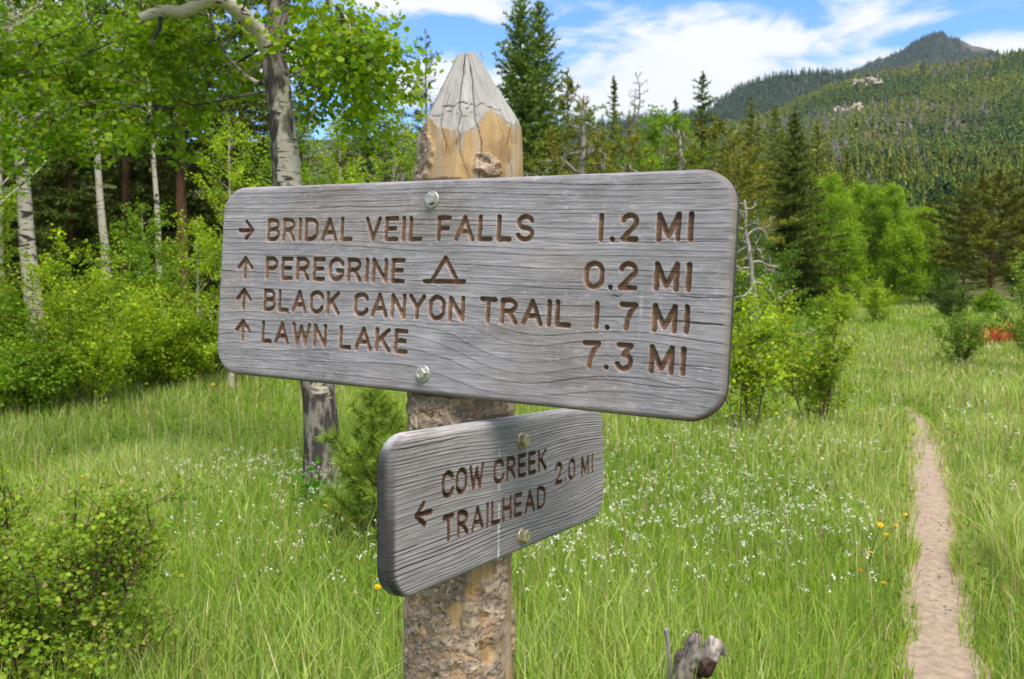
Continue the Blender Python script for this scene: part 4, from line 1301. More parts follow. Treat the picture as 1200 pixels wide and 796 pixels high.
def conifer_geo(seed, H, R, base=.1, gap=.32, nper=5, needle=.085, nw=.012, dens=34, col=(.035, .065, .022), slope=(20, -12), tip_up=.10, pine=False, r=None, rag=.25, power=.85, sub=9, dead=0.0, lower=.0):
    rng = np.random.default_rng(seed)
    if needle > .09 or nw > .005: needle, nw, dens, gap = needle * 1.5, nw * 3.2, dens * 1.9, gap * .82; col = tuple(np.array(col) * np.array([3.0, 2.3, 1.1]))
    else: nw, dens = nw * 1.5, dens * 1.6
    r = r or H * .009
    n = 22; t = np.linspace(0, 1, n)
    line = np.stack([.006 * H * np.cumsum(rng.normal(0, .3, n)) * .6, .006 * H * np.cumsum(rng.normal(0, .3, n)) * .6, H * t - .15 * (1 - t)], 1); line[0, :2] = 0
    tg = Geo(); V, F = tube(line, r * (1.02 - t) ** .8 + .006 + r * .25 * np.exp(-t * 25), 8); tg.add(V, F, (1, 1, 1))
    A, B, W = [], [], []
    z = base * H; cseg = []
    while z < H * .985:
        q = (z - base * H) / (H * (1 - base))
        prof = (1 - q) ** power if not pine else (math.sin(pi * min(.30 + .72 * q, 1.0)) ** .7)
        prof *= (1 if q > lower else .55 + .45 * q / max(lower, 1e-3))
        k = max(3, int(nper * (.6 + .4 * (1 - q)) + rng.uniform(0, 1)))
        a0 = rng.uniform(0, 6.28)
        for j in range(k):
            L = R * prof * rng.uniform(1 - rag * 1.6, 1 + rag * .6)
            if L < .05: L = .05
            az = a0 + j / k * 6.28 + rng.uniform(-.35, .35); el = radians(slope[1] + (slope[0] - slope[1]) * q + rng.uniform(-7, 7))
            zz = z + rng.uniform(-.45, .45) * gap
            p0, _ = along(line, min(zz / H, .99)); m = 6; s = np.linspace(0, 1, m)
            d = np.array([cos(az), sin(az), 0])
            bl = p0 + d * (s * L * cos(el))[:, None]; bl[:, 2] += s * L * sin(el) + tip_up * L * s ** 2 + rng.normal(0, .015 * L, m)
            V, F = tube(bl, np.linspace(max(r * .16 * (1 - q * .7), .006), .003, m), 3, False); tg.add(V, F, (1, 1, 1))
            if dead and rng.uniform() < dead: continue
            st = .45 if pine else .12
            for i in range(m - 1):
                if s[i + 1] > st: A.append(bl[i]); B.append(bl[i + 1])
            nsub = max(2, int(sub * min(1, L / R * 1.3)))
            for q2 in np.linspace(st, .98, nsub):
                for sg in (-1, 1):
                    if rng.uniform() < .12: continue
                    p, dd = along(bl, q2); ll = L * (.34 if not pine else .24) * (1.15 - q2 * .75) * rng.uniform(.6, 1.2)
                    ang = sg * radians(rng.uniform(35, 60)); e = np.array([cos(az + ang), sin(az + ang), rng.uniform(-.12, .22) + (.35 if pine else 0)])
                    A.append(p); B.append(p + e * ll)
        z += gap * (1.0 - .45 * q) * rng.uniform(.8, 1.2)
    A.append(line[-3]); B.append(line[-1] + [0, 0, .1])
    A, B = np.array(A), np.array(B)
    cl = fbm(A[:, 0] * .9, A[:, 1] * .9, A[:, 2] * .9, seed, 2)[:, None]
    c = np.array(col)[None] * np.exp(.25 * cl)
    V, F, C = needle_geo(rng, A, B, dens, needle, nw, c, 1.15 if pine else .85, .30 if pine else .12)
    return tg, (V, F, C)


def conifer(name, label, loc, group=None, bark='pine_bark', cat='conifer', rz=0.0, **kw):
    root = thing(name, label, cat, loc, group, rz)
    tg, (V, F, C) = conifer_geo(**kw)
    obj('trunk', tg.mesh('trunk', M[bark], True), root)
    obj('crown', mk_mesh('crown', V, F, C, M['needle']), root)
    return root


def snag(name, label, loc, H, r, seed, nbr=26, L=1.6, twist=.28, start=.35, sub=4, mat='dead_wood', group=None, down=0.0, lean=(0, 0), cat='dead tree', subL=.45, trop=.03, thick=.34):
    """bare dead tree with crooked limbs"""
    rng = np.random.default_rng(seed)
    root = thing(name, label, cat, loc, group)
    n = 18; t = np.linspace(0, 1, n); g = Geo(); b_ = Geo()
    line = np.stack([lean[0] * t + .012 * H * np.cumsum(rng.normal(0, .5, n)), lean[1] * t + .012 * H * np.cumsum(rng.normal(0, .5, n)), H * t - .1 * (1 - t)], 1); line[0, :2] = 0
    V, F = tube(line, r * (1.05 - t) ** .7 + .008, 8); g.add(V, F, (1, 1, 1))
    for k in range(nbr):
        f = start + (1 - start) * (k + rng.uniform(0, 1)) / nbr * .98; p, d = along(line, min(f, .985)); q = (f - start) / (1 - start)
        l = L * (1.15 - q * .85) * rng.uniform(.4, 1.15)
        d0 = side_dir(rng, d, radians(rng.uniform(60, 95)), k * 2.4 + rng.uniform(-.6, .6)); d0[2] -= down
        b = branch_line(rng, p, d0, l, 8, twist, trop); rb = max(r * thick * (1 - q * .45), .012)
        V, F = tube(b, np.linspace(rb, rb * .2, 8), 4); b_.add(V, F, (1, 1, 1))
        for j in range(sub):
            p2, d2 = along(b, rng.uniform(.3, .95)); w = branch_line(rng, p2, side_dir(rng, d2, radians(rng.uniform(30, 75))), l * subL * rng.uniform(.4, 1), 6, twist, trop)
            V, F = tube(w, np.linspace(rb * .5, rb * .12, 6), 3, False); b_.add(V, F, (1, 1, 1))
            for jj in range(2):
                p3, d3 = along(w, rng.uniform(.3, .9)); w3 = branch_line(rng, p3, side_dir(rng, d3, radians(50)), l * subL * .4 * rng.uniform(.4, 1), 4, twist, trop)
                V, F = tube(w3, np.linspace(rb * .3, rb * .1, 4), 3, False); b_.add(V, F, (1, 1, 1))
    obj('trunk', g.mesh('trunk', M[mat], True), root); obj('bare_crown', b_.mesh('bare_crown', M[mat], True), root)
    return root


ASP = (.165, .290, .011)           # fresh aspen leaf
YEL = (.262, .375, .017)           # young yellow green leaf
DRK = (.055, .150, .014)


def place(px, d, py_top):
    loc = G(px, d); return loc, zat(py_top, d, px) - loc[2]


# --- the old aspen behind the sign, its foot hidden in the grass
def old_aspen():
    d = 6.9; base = G(380, d); rng = np.random.default_rng(3)
    root = thing('aspen_tree', 'old aspen close behind the sign, dark scarred trunk, pale limb forking left', 'tree', base)
    pt = lambda px, py, dd=0.0: P(px, py, d + dd) - base
    g = Geo()
    ctrl = [np.array([0, 0, -.15]), pt(378, 575), pt(376, 500), pt(371, 440), pt(356, 330), pt(341, 240), pt(333, 170), pt(327, 110), pt(322, 62), pt(326, 20), pt(335, -20), pt(345, -90), pt(350, -180), pt(347, -280, .2), pt(350, -400, .3)]
    line = smooth_line(ctrl, 90)
    wpx = np.interp(np.linspace(0, 1, 90), [0, .08, .16, .25, .5, .62, .75, 1], [62, 46, 40, 36, 30, 24, 19, 8])
    rad = wpx / 2 / FPX * d
    V, F = tube(line, rad, 18); V = V.copy()
    nz = fbm(V[:, 0] * 9, V[:, 1] * 9, V[:, 2] * 4, 9, 3)[:, None] * .012
    ctr = np.repeat(line, 18, 0); V += unit(V - ctr) * nz
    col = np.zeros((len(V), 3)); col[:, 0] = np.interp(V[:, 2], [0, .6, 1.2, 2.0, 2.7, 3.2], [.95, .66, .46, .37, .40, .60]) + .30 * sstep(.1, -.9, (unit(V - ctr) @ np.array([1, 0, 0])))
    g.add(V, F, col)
    limbs = [
        ([(320, 66, 0), (303, 40, -.1), (284, 18, -.25), (262, 1, -.35), (240, 2, -.4), (215, 14, -.45), (190, 13, -.5), (164, 22, -.55)], .078, .036, .02),
        ([(262, 2, -.35), (240, -50, -.5), (200, -100, -.6), (140, -130, -.9)], .05, .02, 0),
        ([(318, 92, .0), (300, 96, .2), (270, 70, .35), (250, 30, .4), (225, -30, .5)], .02, .008, .45),
        ([(345, -90, 0), (270, -70, .4), (170, -20, .9), (90, 30, 1.2), (20, 60, 1.4), (-60, 90, 1.5)], .008, .003, .9),
        ([(340, -50, 0), (240, -10, .5), (150, 40, .8), (70, 75, 1.0), (-10, 90, 1.1)], .010, .004, .9),
        ([(322, 105, 0), (255, 118, .5), (190, 128, .7), (120, 118, .9), (70, 130, 1.0), (25, 140, 1.1)], .012, .004, .9),
        ([(330, 40, 0), (260, 80, 1.0), (180, 85, 1.4), (100, 100, 1.6)], .018, .005, .5),
        ([(342, -40, 0), (375, -10, -.1), (405, 20, -.2), (412, 45, -.3), (416, 78, -.3)], .016, .004, .4),
        ([(340, -10, 0), (372, 20, .4), (400, 60, .6), (412, 110, .7)], .012, .004, .4),
        ([(340, 90, 0), (362, 80, .1), (371, 110, .1), (362, 145, .1), (348, 165, .1)], .013, .005, .6),
        ([(348, -200, 0), (250, -190, .3), (120, -150, .5), (0, -60, .5), (-80, 10, .4)], .014, .005, .9),
        ([(188, 14, -.5), (187, 32, -.5), (180, 46, -.5), (176, 56, -.5)], .02, .006, .8)]
    tw = []; limb0 = smooth_line([pt(*q) for q in limbs[0][0]], 22)
    for pts, r0, r1, dark in limbs:
        b = smooth_line([pt(*q) for q in pts], 22)
        V, F = tube(b, np.linspace(r0, r1, 22), 8); c = np.zeros((len(V), 3)); c[:, 0] = dark
        g.add(V, F, c)
        if r0 in (.013, .02) and dark > .55: continue
        bare = dark == .02
        for k in range(13 if not bare else 2):
            p, dd = along(b, rng.uniform(.25, 1)); L = rng.uniform(.35, .75)
            l2 = branch_line(rng, p, side_dir(rng, dd, radians(rng.uniform(35, 80))) - np.array([0, 0, .25]), L, 7, .2, -.01, .05)
            V, F = tube(l2, np.linspace(.008, .003, 7), 4, False); c = np.zeros((len(V), 3)); c[:, 0] = .7; g.add(V, F, c)
            tw.append(l2[2:])
            for j in range(6):
                p, dd = along(l2, rng.uniform(.2, 1))
                w = branch_line(rng, p, side_dir(rng, dd, radians(rng.uniform(25, 70))) - np.array([0, 0, .3]), rng.uniform(.15, .36), 5, .2, -.03); tw.append(w)
                V, F = tube(w, np.linspace(.003, .0015, 5), 3, False); c = np.zeros((len(V), 3)); c[:, 0] = .7; g.add(V, F, c)
    obj('trunk', g.mesh('trunk', M['aspen'], True), root)
    pts, ax = spread_leaves(rng, tw, 84, .065)
    # a browse line below, and no leaves on the bole itself
    wp = pts + base
    tl = line[None, ::4, :]; near = np.concatenate([np.linalg.norm(pts[i:i + 4000, None] - tl, axis=2).min(1) for i in range(0, len(pts), 4000)])
    lm = limb0[None, ::2, :]; near2 = np.concatenate([np.linalg.norm(pts[i:i + 4000, None] - lm, axis=2).min(1) for i in range(0, len(pts), 4000)])
    clear = (near2 > .36) & (wp[:, 1] > 2.2) & (near > .34) & (wp[:, 2] > 2.72 + .25 * fbm(wp[:, 0] * 1.5, wp[:, 1] * 1.5, 0, 6, 2))
    pts = pts[clear]
    cl = fbm(pts[:, 0] * 1.3, pts[:, 1] * 1.3, pts[:, 2] * 1.6, 4, 2)[:, None]
    c = np.array([.165, .285, .011])[None] * np.exp(.25 * cl) * np.exp(rng.normal(0, .06, (len(pts), 3)))
    y = rng.uniform(0, 1, len(pts)) < .22; c[y] = c[y] * np.array([1.6, 1.3, 1.0])
    V, F, C = leaf_geo(rng, pts, .052, c, np.array([(0, 0), (.34, .12), (.48, .45), (.3, .82), (0, 1.0), (-.3, .82), (-.48, .45), (-.34, .12)]), .25, .14, .5)
    obj('crown', mk_mesh('crown', V, F, C, M['leaf']), root)


old_aspen()

# --- aspens at the left edge of the wood
loc, H = place(46, 13.5, -160)
aspen('aspen_tree', 'thick pale aspen trunk at the left edge of the wood with black branch scars', 'tree', loc, H, .165, .42, 2.0, .062, 44, 21, ASP, lean=(-.50, 0), foot=.5, nbr=30)
loc, H = place(136, 17, -120)
aspen('aspen_tree', 'slim pale aspen leaning left, second white trunk from the left', 'tree', loc, H, .11, .48, 1.9, .07, 37, 22, ASP, lean=(-.75, .2), foot=.3, nbr=28)
loc, H = place(195, 18, -90)
aspen('aspen_tree', 'thin white aspen with close black marks before a red brown trunk', 'tree', loc, H, .085, .5, 1.7, .07, 37, 23, ASP, lean=(-.45, 0), foot=.3, nbr=26)
loc, H = place(2, 16, -60)
aspen('aspen_tree', 'narrow aspen cut by the left edge of the picture', 'tree', loc, H, .07, .45, 1.8, .07, 40, 24, ASP, lean=(.1, 0), foot=.3, nbr=26)
loc, H = place(-70, 12, -180)
aspen('aspen_tree', 'leafy aspen standing left of the thick pale trunk with its crown reaching into view', 'tree', loc, H, .12, .25, 2.0, .062, 40, 25, ASP, foot=.3, nbr=32)
loc, H = place(272, 13.5, 128)
aspen('aspen_sapling', 'bushy yellow green aspen sapling left of the old trunk, its top above the sign', 'tree', loc, H, .05, .12, .95, .046, 78, 26, YEL, foot=0, nbr=40, twigs=7)
loc, H = place(330, 16, 150)
aspen('aspen_sapling', 'mid green young aspen right behind the old dark trunk', 'tree', loc, H, .05, .15, 1.1, .05, 57, 27, ASP, foot=0, nbr=34, twigs=6)
loc, H = place(400, 17, 120)
aspen('aspen_sapling', 'yellow green young aspen showing between the old trunk and the crooked pale stem', 'tree', loc, H, .05, .12, 1.0, .055, 61, 28, YEL, foot=0, nbr=34, twigs=6)
for px, d, top, R, lab, sd, c in [(-12, 15, 215, 1.0, 'bright young aspen mostly beyond the left edge, beside the narrow trunk', 311, YEL), (168, 16, 236, .95, 'bright young aspen between the leaning trunk and the thin one', 312, ASP), (366, 18, 132, 1.25, 'young aspen right behind the right side of the old trunk', 313, ASP), (232, 15.5, 250, .9, 'young aspen low behind the left end of the big sign', 314, YEL)]:
    loc, H = place(px, d, top)
    aspen('aspen_sapling', lab, 'tree', loc, H, .045, .12, R, .05, 60, sd, c, foot=0, nbr=36, twigs=6)
loc, H = place(452, 15, 118)
aspen('aspen_tree', 'young aspen with a thin crooked pale trunk just left of the post top', 'tree', loc, H, .05, .35, 1.05, .05, 57, 29, YEL, lean=(.38, 0), foot=0, nbr=24, wobble=.075, twigs=6)
loc, H = place(510, 19, 120)
aspen('aspen_sapling', 'mid green leafy aspen half hidden behind the post top', 'tree', loc, H, .05, .15, 1.25, .055, 57, 30, ASP, foot=0, nbr=34)
# understory in front of the dark wood
for px, d, top, R, col, lab, sd in [(100, 12.2, 236, .95, YEL, 'tall bright green shrub before the thick pale trunk and the leaning one', 41), (190, 13.6, 345, .95, YEL, 'low rounded green shrub below the thin white aspen', 42),
                                   (30, 11.6, 375, .8, ASP, 'darker green shrub at the foot of the thick pale aspen', 43), (245, 14.6, 370, .9, ASP, 'green shrub touching the left end of the big sign', 44), (150, 14.5, 270, .9, ASP, 'shaded shrub between the leaning aspen and the thin white one', 45), (-40, 12, 300, 1.0, ASP, 'leafy shrub at the left margin', 46),
                                   (345, 17, 260, 1.1, ASP, 'shrub hidden in part behind the left half of the sign', 47), (430, 18, 175, 1.0, YEL, 'light green shrub under the crooked aspen', 48), (500, 20, 170, 1.2, ASP, 'green shrub just left of the post above the sign', 49)]:
    loc, H = place(px, d, top)
    shrub('shrub', lab, 'shrub', loc, H, R, .046, 52, sd, np.array(col) * (1 if col is YEL else .85), stems=15, twigs=5, side=9)

# --- the dark wood behind them
def dark_wood():
    for k, (px, d, wpx, lean) in enumerate([(150, 21, 10, .15), (217, 19.5, 14, -.1)]):
        loc, H = place(px, d, -140)
        conifer('pine_tree', ['red brown pine trunk in the shaded wood between the leaning and the thin aspen', 'dark red brown pine trunk just left of the yellow green sapling'][k], loc, cat='pine', seed=60 + k, H=H, R=2.2, base=.42, gap=.5, nper=4, needle=.11, nw=.018, dens=22, col=(.03, .055, .018), pine=True, r=wpx / FPX * d * .55)
    proto = None; rng = np.random.default_rng(70)
    spots = [(-120, 22, 10.5), (-60, 26, 11.5), (-10, 22, 11), (40, 24, 12), (85, 21, 11), (120, 26, 12.5), (175, 24, 12), (205, 29, 13), (245, 23, 11), (285, 26, 12), (320, 24, 9.5), (-170, 18, 10), (60, 31, 13), (355, 29, 8.5), (-240, 20, 10), (-310, 25, 12), (-400, 22, 11), (-520, 26, 12), (-640, 24, 11)]
    for px, d, H in spots:
        if proto is None:
            proto = conifer('dark_conifer', 'dark conifer in the shaded wood behind the white aspen trunks', G(px, d), 'dark conifers of the shaded wood', seed=71, H=11, R=2.3, base=.05, gap=.36, nper=5, needle=.12, nw=.022, dens=18, col=(.036, .060, .018), slope=(15, -20), sub=7)
        else:
            s = H / 11; copy_tree(proto, G(px, d), rng.uniform(0, 6), (s * rng.uniform(.9, 1.15), s, s))


dark_wood()

# --- conifers and dead trees behind the post
def con(px, d, top, lab, name='spruce_tree', **kw):
    loc, H = place(px, d, top); return conifer(name, lab, loc, H=H, **kw)


con(427, 38, 88, 'dark blue green spruce left of the post, behind the crooked aspen', seed=81, R=2.0, col=(.022, .050, .028), gap=.4, needle=.12, nw=.02, dens=20)
con(452, 42, 112, 'small blue green spruce right beside the taller dark one left of the post', seed=82, R=1.8, col=(.022, .050, .030), gap=.4, needle=.12, nw=.02, dens=20)
con(405, 34, 118, 'olive conifer leftmost of the spruces left of the post', seed=83, R=1.9, col=(.04, .062, .02), gap=.4, needle=.12, nw=.02, dens=20)
loc, H = place(503, 30, 38)
r_ = conifer('dying_pine', 'nearly bare dying pine standing dark against the cloud left of the post top', loc, cat='dead tree', bark='grey_bark', seed=84, H=H, R=1.25, base=.45, gap=.30, nper=4, needle=.10, nw=.012, dens=14, col=(.022, .036, .026), pine=True, r=.10, dead=.35)
con(613, 32, -6, 'tallest spruce, twin topped, right behind the post, its left stem', seed=85, R=2.4, base=.04, gap=.34, nper=6, col=(.044, .088, .026), needle=.10, nw=.014, dens=34, slope=(36, 2), tip_up=.2, power=.58, r=.14, lower=.1)
con(630, 32.6, 4, 'right stem of the twin topped spruce behind the post', seed=86, R=2.3, base=.04, gap=.34, nper=6, col=(.048, .092, .024), needle=.10, nw=.014, dens=34, slope=(36, 2), tip_up=.2, power=.58, r=.13, lower=.1)
con(664, 27, 84, 'olive green pine with upswept twigs just right of the tall twin spruce', 'pine_tree', cat='pine', seed=87, R=1.5, base=.10, gap=.42, nper=4, needle=.11, nw=.014, dens=30, col=(.060, .088, .018), pine=True, rag=.4, tip_up=.3)
con(718, 38, 92, 'narrow dark conifer left of the two bare grey trees', seed=88, R=1.35, gap=.4, nper=5, col=(.036, .062, .020), needle=.11, nw=.018, dens=22, rag=.35, base=.05)
con(700, 40, 150, 'short green conifer beneath the narrow dark one', seed=89, R=2.2, gap=.42, col=(.045, .075, .018), needle=.12, nw=.02, dens=20)
con(818, 42, 86, 'pointed conifer rising above the bright aspen right of the sign middle', seed=90, R=2.7, gap=.42, col=(.032, .060, .018), needle=.12, nw=.018, dens=22, base=.1, power=.7, rag=.35)
con(789, 62, 116, 'small far conifer left of the pointed one', seed=91, R=2.0, gap=.6, col=(.028, .055, .022), needle=.16, nw=.028, dens=12)
con(838, 31, 138, 'broad olive pine with grey limbs right of the bright aspen', 'pine_tree', cat='pine', seed=92, R=2.9, base=.12, gap=.42, nper=5, needle=.11, nw=.016, dens=26, col=(.062, .084, .016), pine=True, rag=.4)
con(876, 46, 116, 'slender olive conifer left of the big dark spruce', seed=93, R=3.3, gap=.5, col=(.050, .075, .017), needle=.13, nw=.022, dens=18, base=.05)
con(907, 52, 124, 'olive conifer close behind the top of the big dark spruce', seed=94, R=3.7, gap=.5, col=(.052, .076, .016), needle=.13, nw=.022, dens=18, base=.05)
con(927, 40, 128, 'big dark spruce with drooping lower boughs beside the aspen grove', seed=95, R=2.9, gap=.36, nper=6, col=(.040, .068, .017), needle=.10, nw=.016, dens=46, slope=(28, -14), tip_up=.05, base=.02, lower=.0, sub=10)
con(955, 56, 142, 'olive conifer with a rounded top above the aspen grove', seed=96, R=3.3, gap=.55, col=(.056, .080, .017), needle=.14, nw=.026, dens=16, base=.05)
con(990, 74, 176, 'olive conifer behind the aspen grove, left one', seed=97, R=2.8, gap=.7, col=(.050, .074, .016), needle=.17, nw=.036, dens=11)
con(1040, 80, 186, 'green conifer behind the aspen grove, right one', seed=98, R=2.8, gap=.7, col=(.040, .066, .018), needle=.17, nw=.036, dens=11)
con(1098, 60, 216, 'dark spruce between the aspen grove and the big pine', seed=99, R=2.1, gap=.5, col=(.028, .052, .018), needle=.13, nw=.024, dens=18)
con(1128, 68, 205, 'mid green spruce behind the left side of the big pine', seed=100, R=2.4, gap=.6, col=(.036, .060, .018), needle=.15, nw=.03, dens=14)
con(1160, 47, 208, 'big spreading pine with a red brown trunk at the far edge of the meadow', 'pine_tree', cat='pine', seed=101, R=3.2, base=.26, gap=.42, nper=6, needle=.13, nw=.022, dens=30, col=(.050, .068, .014), pine=True, rag=.35, r=.19, slope=(25, 2))
con(1215, 52, 220, 'dark pine at the right margin behind the big one', 'pine_tree', cat='pine', seed=102, R=2.4, base=.12, gap=.45, nper=5, needle=.13, nw=.022, dens=24, col=(.044, .064, .016), pine=True, rag=.35)
con(1185, 85, 195, 'conifer far behind the big pine', seed=103, R=3.0, gap=.8, col=(.044, .068, .018), needle=.18, nw=.04, dens=10)
con(1260, 75, 180, 'conifer outside the right margin', seed=104, R=3.0, gap=.8, col=(.044, .068, .018), needle=.18, nw=.04, dens=10)


for px, d, top, R, lab, sd in [(648, 24, 150, 1.3, 'short olive pine behind the left half of the crooked pine over the sign', 301), (700, 23, 148, 1.2, 'short olive pine right behind the crooked pine over the middle of the sign', 302), (738, 25, 140, 1.3, 'olive pine in front of the two bare grey trees', 303), (690, 28, 128, 1.1, 'slim yellowish pine left of the narrow dark conifer', 304), (858, 24, 158, 1.3, 'olive pine behind the rounded right corner of the sign', 305), (590, 24, 158, 1.2, 'dark green pine half behind the right shoulder of the post', 306)]:
    con(px, d, top, lab, 'pine_tree', cat='pine', seed=sd, R=R, base=.22, gap=.36, nper=5, needle=.095, nw=.013, dens=28, col=(.068, .088, .016), pine=True, rag=.35)


def mid_wood():
    """the wood's edge between meadow and hill"""
    rng = np.random.default_rng(120); proto = None
    row = [(560, 44), (590, 48), (650, 46), (680, 50), (735, 46), (765, 52), (800, 56), (850, 60), (540, 38), (580, 36), (1010, 92), (1070, 90), (1100, 96), (1150, 98), (1030, 100), (970, 90), (930, 74), (885, 70), (1210, 96), (1240, 90), (1290, 80), (1330, 66), (1180, 104), (480, 46), (380, 44), (450, 52)]
    for px, d in row:
        hg = rng.uniform(5.0, 7.5) if px < 860 else rng.uniform(6.5, 10)
        if proto is None:
            proto = conifer('background_conifer', 'olive green conifer in the band of wood between the meadow and the hill', G(px, d), 'conifers between the meadow and the hill', seed=121, H=8, R=2.0, base=.03, gap=.5, nper=5, needle=.15, nw=.034, dens=13, col=(.050, .076, .017), slope=(20, -12), sub=7)
        else:
            s = hg / 8; copy_tree(proto, G(px, d), rng.uniform(0, 6), (s * rng.uniform(.9, 1.2), s, s))


mid_wood()
for px, d, top, r, L, lab, sd in [(741, 40, 82, .075, 1.25, 'tall bare grey dead tree against the cloud, left and taller of the pair', 131), (753, 42, 104, .06, .9, 'shorter bare grey dead tree against the cloud, right of the taller one', 132)]:
    loc, H = place(px, d, top); snag('dead_tree', lab, loc, H, r, sd, nbr=56, L=L * 1.15, start=.35, twist=.14, sub=5, mat='grey_bark', trop=.06, thick=.5)
loc, H = place(560, 36, 60); snag('dead_tree', 'thin bare treetop just right of the post point', loc, H, .05, 133, nbr=30, L=.7, start=.5, twist=.14, mat='grey_bark', trop=.06)
# crooked limber pines with bleached limbs right above the sign
for px, d, top, lab, sd, L in [(682, 15.5, 112, 'crooked half dead pine with pale twisting limbs above the middle of the sign', 141, 1.45), (800, 16.5, 150, 'crooked half dead pine with pale limbs above the right corner of the sign', 142, 1.3)]:
    loc, H = place(px, d, top); o = snag('twisted_pine', lab, loc, H, .085, sd, nbr=15, L=L, start=.56, twist=.36, sub=4, cat='tree', trop=.07, thick=.5, subL=.55)
    rng = np.random.default_rng(sd); n = 420
    p = np.stack([rng.normal(0, .55, n), rng.normal(0, .5, n), rng.uniform(H * .35, H * .95, n)], 1)
    e = p + unit(rng.normal(size=(n, 3)) + [0, 0, .7]) * .14
    V, F, C = needle_geo(rng, p, e, 330, .07, .009, np.array([.15, .19, .03]), 1.1, .3)
    obj('crown', mk_mesh('crown', V, F, C, M['needle']), o)
loc, H = place(889, 17.5, 226)
snag('dead_juniper', 'dead weathered tree with writhing bare branches right of the sign', loc, H * .97, .085, 143, nbr=17, L=1.3, start=.5, twist=.36, sub=4, lean=(-.12, 0), trop=.02, thick=.42, subL=.55)
for px, d, top, R, col, lab, sd in [(640, 17, 165, 1.1, (.075, .115, .016), 'low olive bush under the tall spruce right of the post', 151), (735, 18, 172, 1.2, (.085, .130, .016), 'low olive bush between the two crooked pines', 152), (790, 19, 182, 1.2, (.10, .20, .018), 'green bush behind the right corner of the sign', 153), (850, 20, 196, 1.1, (.075, .15, .03), 'grey green bush behind the rounded right corner of the sign', 154), (880, 22, 232, 1.0, (.09, .20, .018), 'green bush behind the dead weathered tree', 155)]:
    loc, H = place(px, d, top); shrub('shrub', lab, 'shrub', loc, H, R, .05, 34, sd, col, stems=13, twigs=5, side=8)
loc, H = place(776, 33, 126)
aspen('aspen_tree', 'bright green round topped aspen in the wood above the right half of the sign', 'tree', loc, H, .09, .2, 2.2, .085, 85, 156, ASP, foot=.2, nbr=40)
loc, H = place(755, 30, 165)
aspen('aspen_tree', 'low bright aspen left below the round topped one', 'tree', loc, H, .07, .15, 1.7, .08, 70, 157, ASP, foot=.2, nbr=36)

# --- the aspen grove across the meadow
for px, d, top, R, lab, sd, c in [(972, 49, 204, 1.9, 'tallest aspen of the bright grove across the meadow, left part', 161, 1.0), (1006, 51, 212, 1.8, 'aspen in the middle of the bright grove', 162, 1.05), (1043, 50, 214, 1.6, 'aspen with a pointed crown at the right of the bright grove', 163, 1.1), (1078, 52, 242, 1.7, 'low aspen at the right end of the bright grove', 164, .95), (948, 50, 250, 1.5, 'low aspen at the left end of the grove beside the dark spruce', 165, .95), (990, 46, 262, 1.4, 'shorter aspen in front of the grove', 166, 1.05), (1060, 47, 270, 1.4, 'shorter aspen in front of the grove, to the right', 167, 1.0)]:
    loc, H = place(px, d, top)
    aspen('aspen_tree', lab, 'tree', loc, H, .06, .05, R, .085, 66, sd, np.array(ASP) * c * np.array([1.22, 1.12, 1.2]), foot=.2, nbr=84, twigs=7, crown_pow=.45, jit=1.5)
# --- bushes standing in the meadow
MB = [(1113, 38, 318, 1.0, .065, (.085, .135, .022), 'grey green willow bush leaning left at the far side of the meadow', 171),
      (1027, 35, 326, .75, .06, YEL, 'bright green conical bush before the aspen grove', 172), (983, 33, 336, .8, .06, YEL, 'light green bush left of the conical one', 173), (958, 31, 345, .5, .055, ASP, 'small green bush left of the light green one', 174), (1160, 42, 338, .9, .07, ASP, 'low bush under the big pine', 175),
      (1128, 21, 352, .58, .05, (.12, .205, .018), 'leafy sapling standing alone right of the path', 176), (1224, 19, 270, .95, .055, (.15, .24, .028), 'tall pale green bush cut by the right edge', 177), (912, 13.8, 316, .34, .055, YEL, 'single yellow green shoot rising above the bushes beside the sign', 178),
      (858, 16, 270, .6, .05, YEL, 'yellow green sapling close to the right end of the big sign', 179), (938, 15, 336, .5, .05, ASP, 'little green shoot behind the bushes beside the sign', 180), (1095, 50, 318, 1.1, .08, ASP, 'low bush at the foot of the grove', 181)]
for px, d, top, R, leaf, col, lab, sd in MB:
    loc, H = place(px, d, top)
    shrub('shrub', lab, 'shrub', loc, H, R, leaf, 34, sd, col, stems=12 if R > .4 else 7, twigs=5, side=8, spread=.55)
for px, d, top, R, lab, sd in [(874, 9.4, 338, .62, 'yellow green sapling beside the right end of the sign, nearer of the two', 191), (957, 10.3, 358, .62, 'yellow green sapling right of the sign, the farther one with darker leaves', 192)]:
    loc, H = place(px, d, top)
    o = shrub('aspen_sapling', lab, 'tree', loc, H, R, .047, 27, sd, np.array(YEL) * (1.0 if sd == 191 else .85), stems=6, twigs=6, side=13, spread=.36, sr=.012, zmin=.22)
# --- the currant bush in the lower left corner
for px, d, top, R, lab, sd in [(62, 3.1, 520, .46, 'dense currant bush with small leaves and pinkish withered flowers in the lower left corner', 201)]:
    loc, H = place(px, d, top); loc = loc - np.array([.06, 0, 0])
    shrub('currant_bush', lab, 'shrub', loc, H * 1.02, R * 1.15, .0185, 88, sd, (.20, .30, .024), stems=24, twigs=6, side=10, spread=.75, sr=.008, stemcol=(.075, .05, .038), pink=.045, zmin=.05)
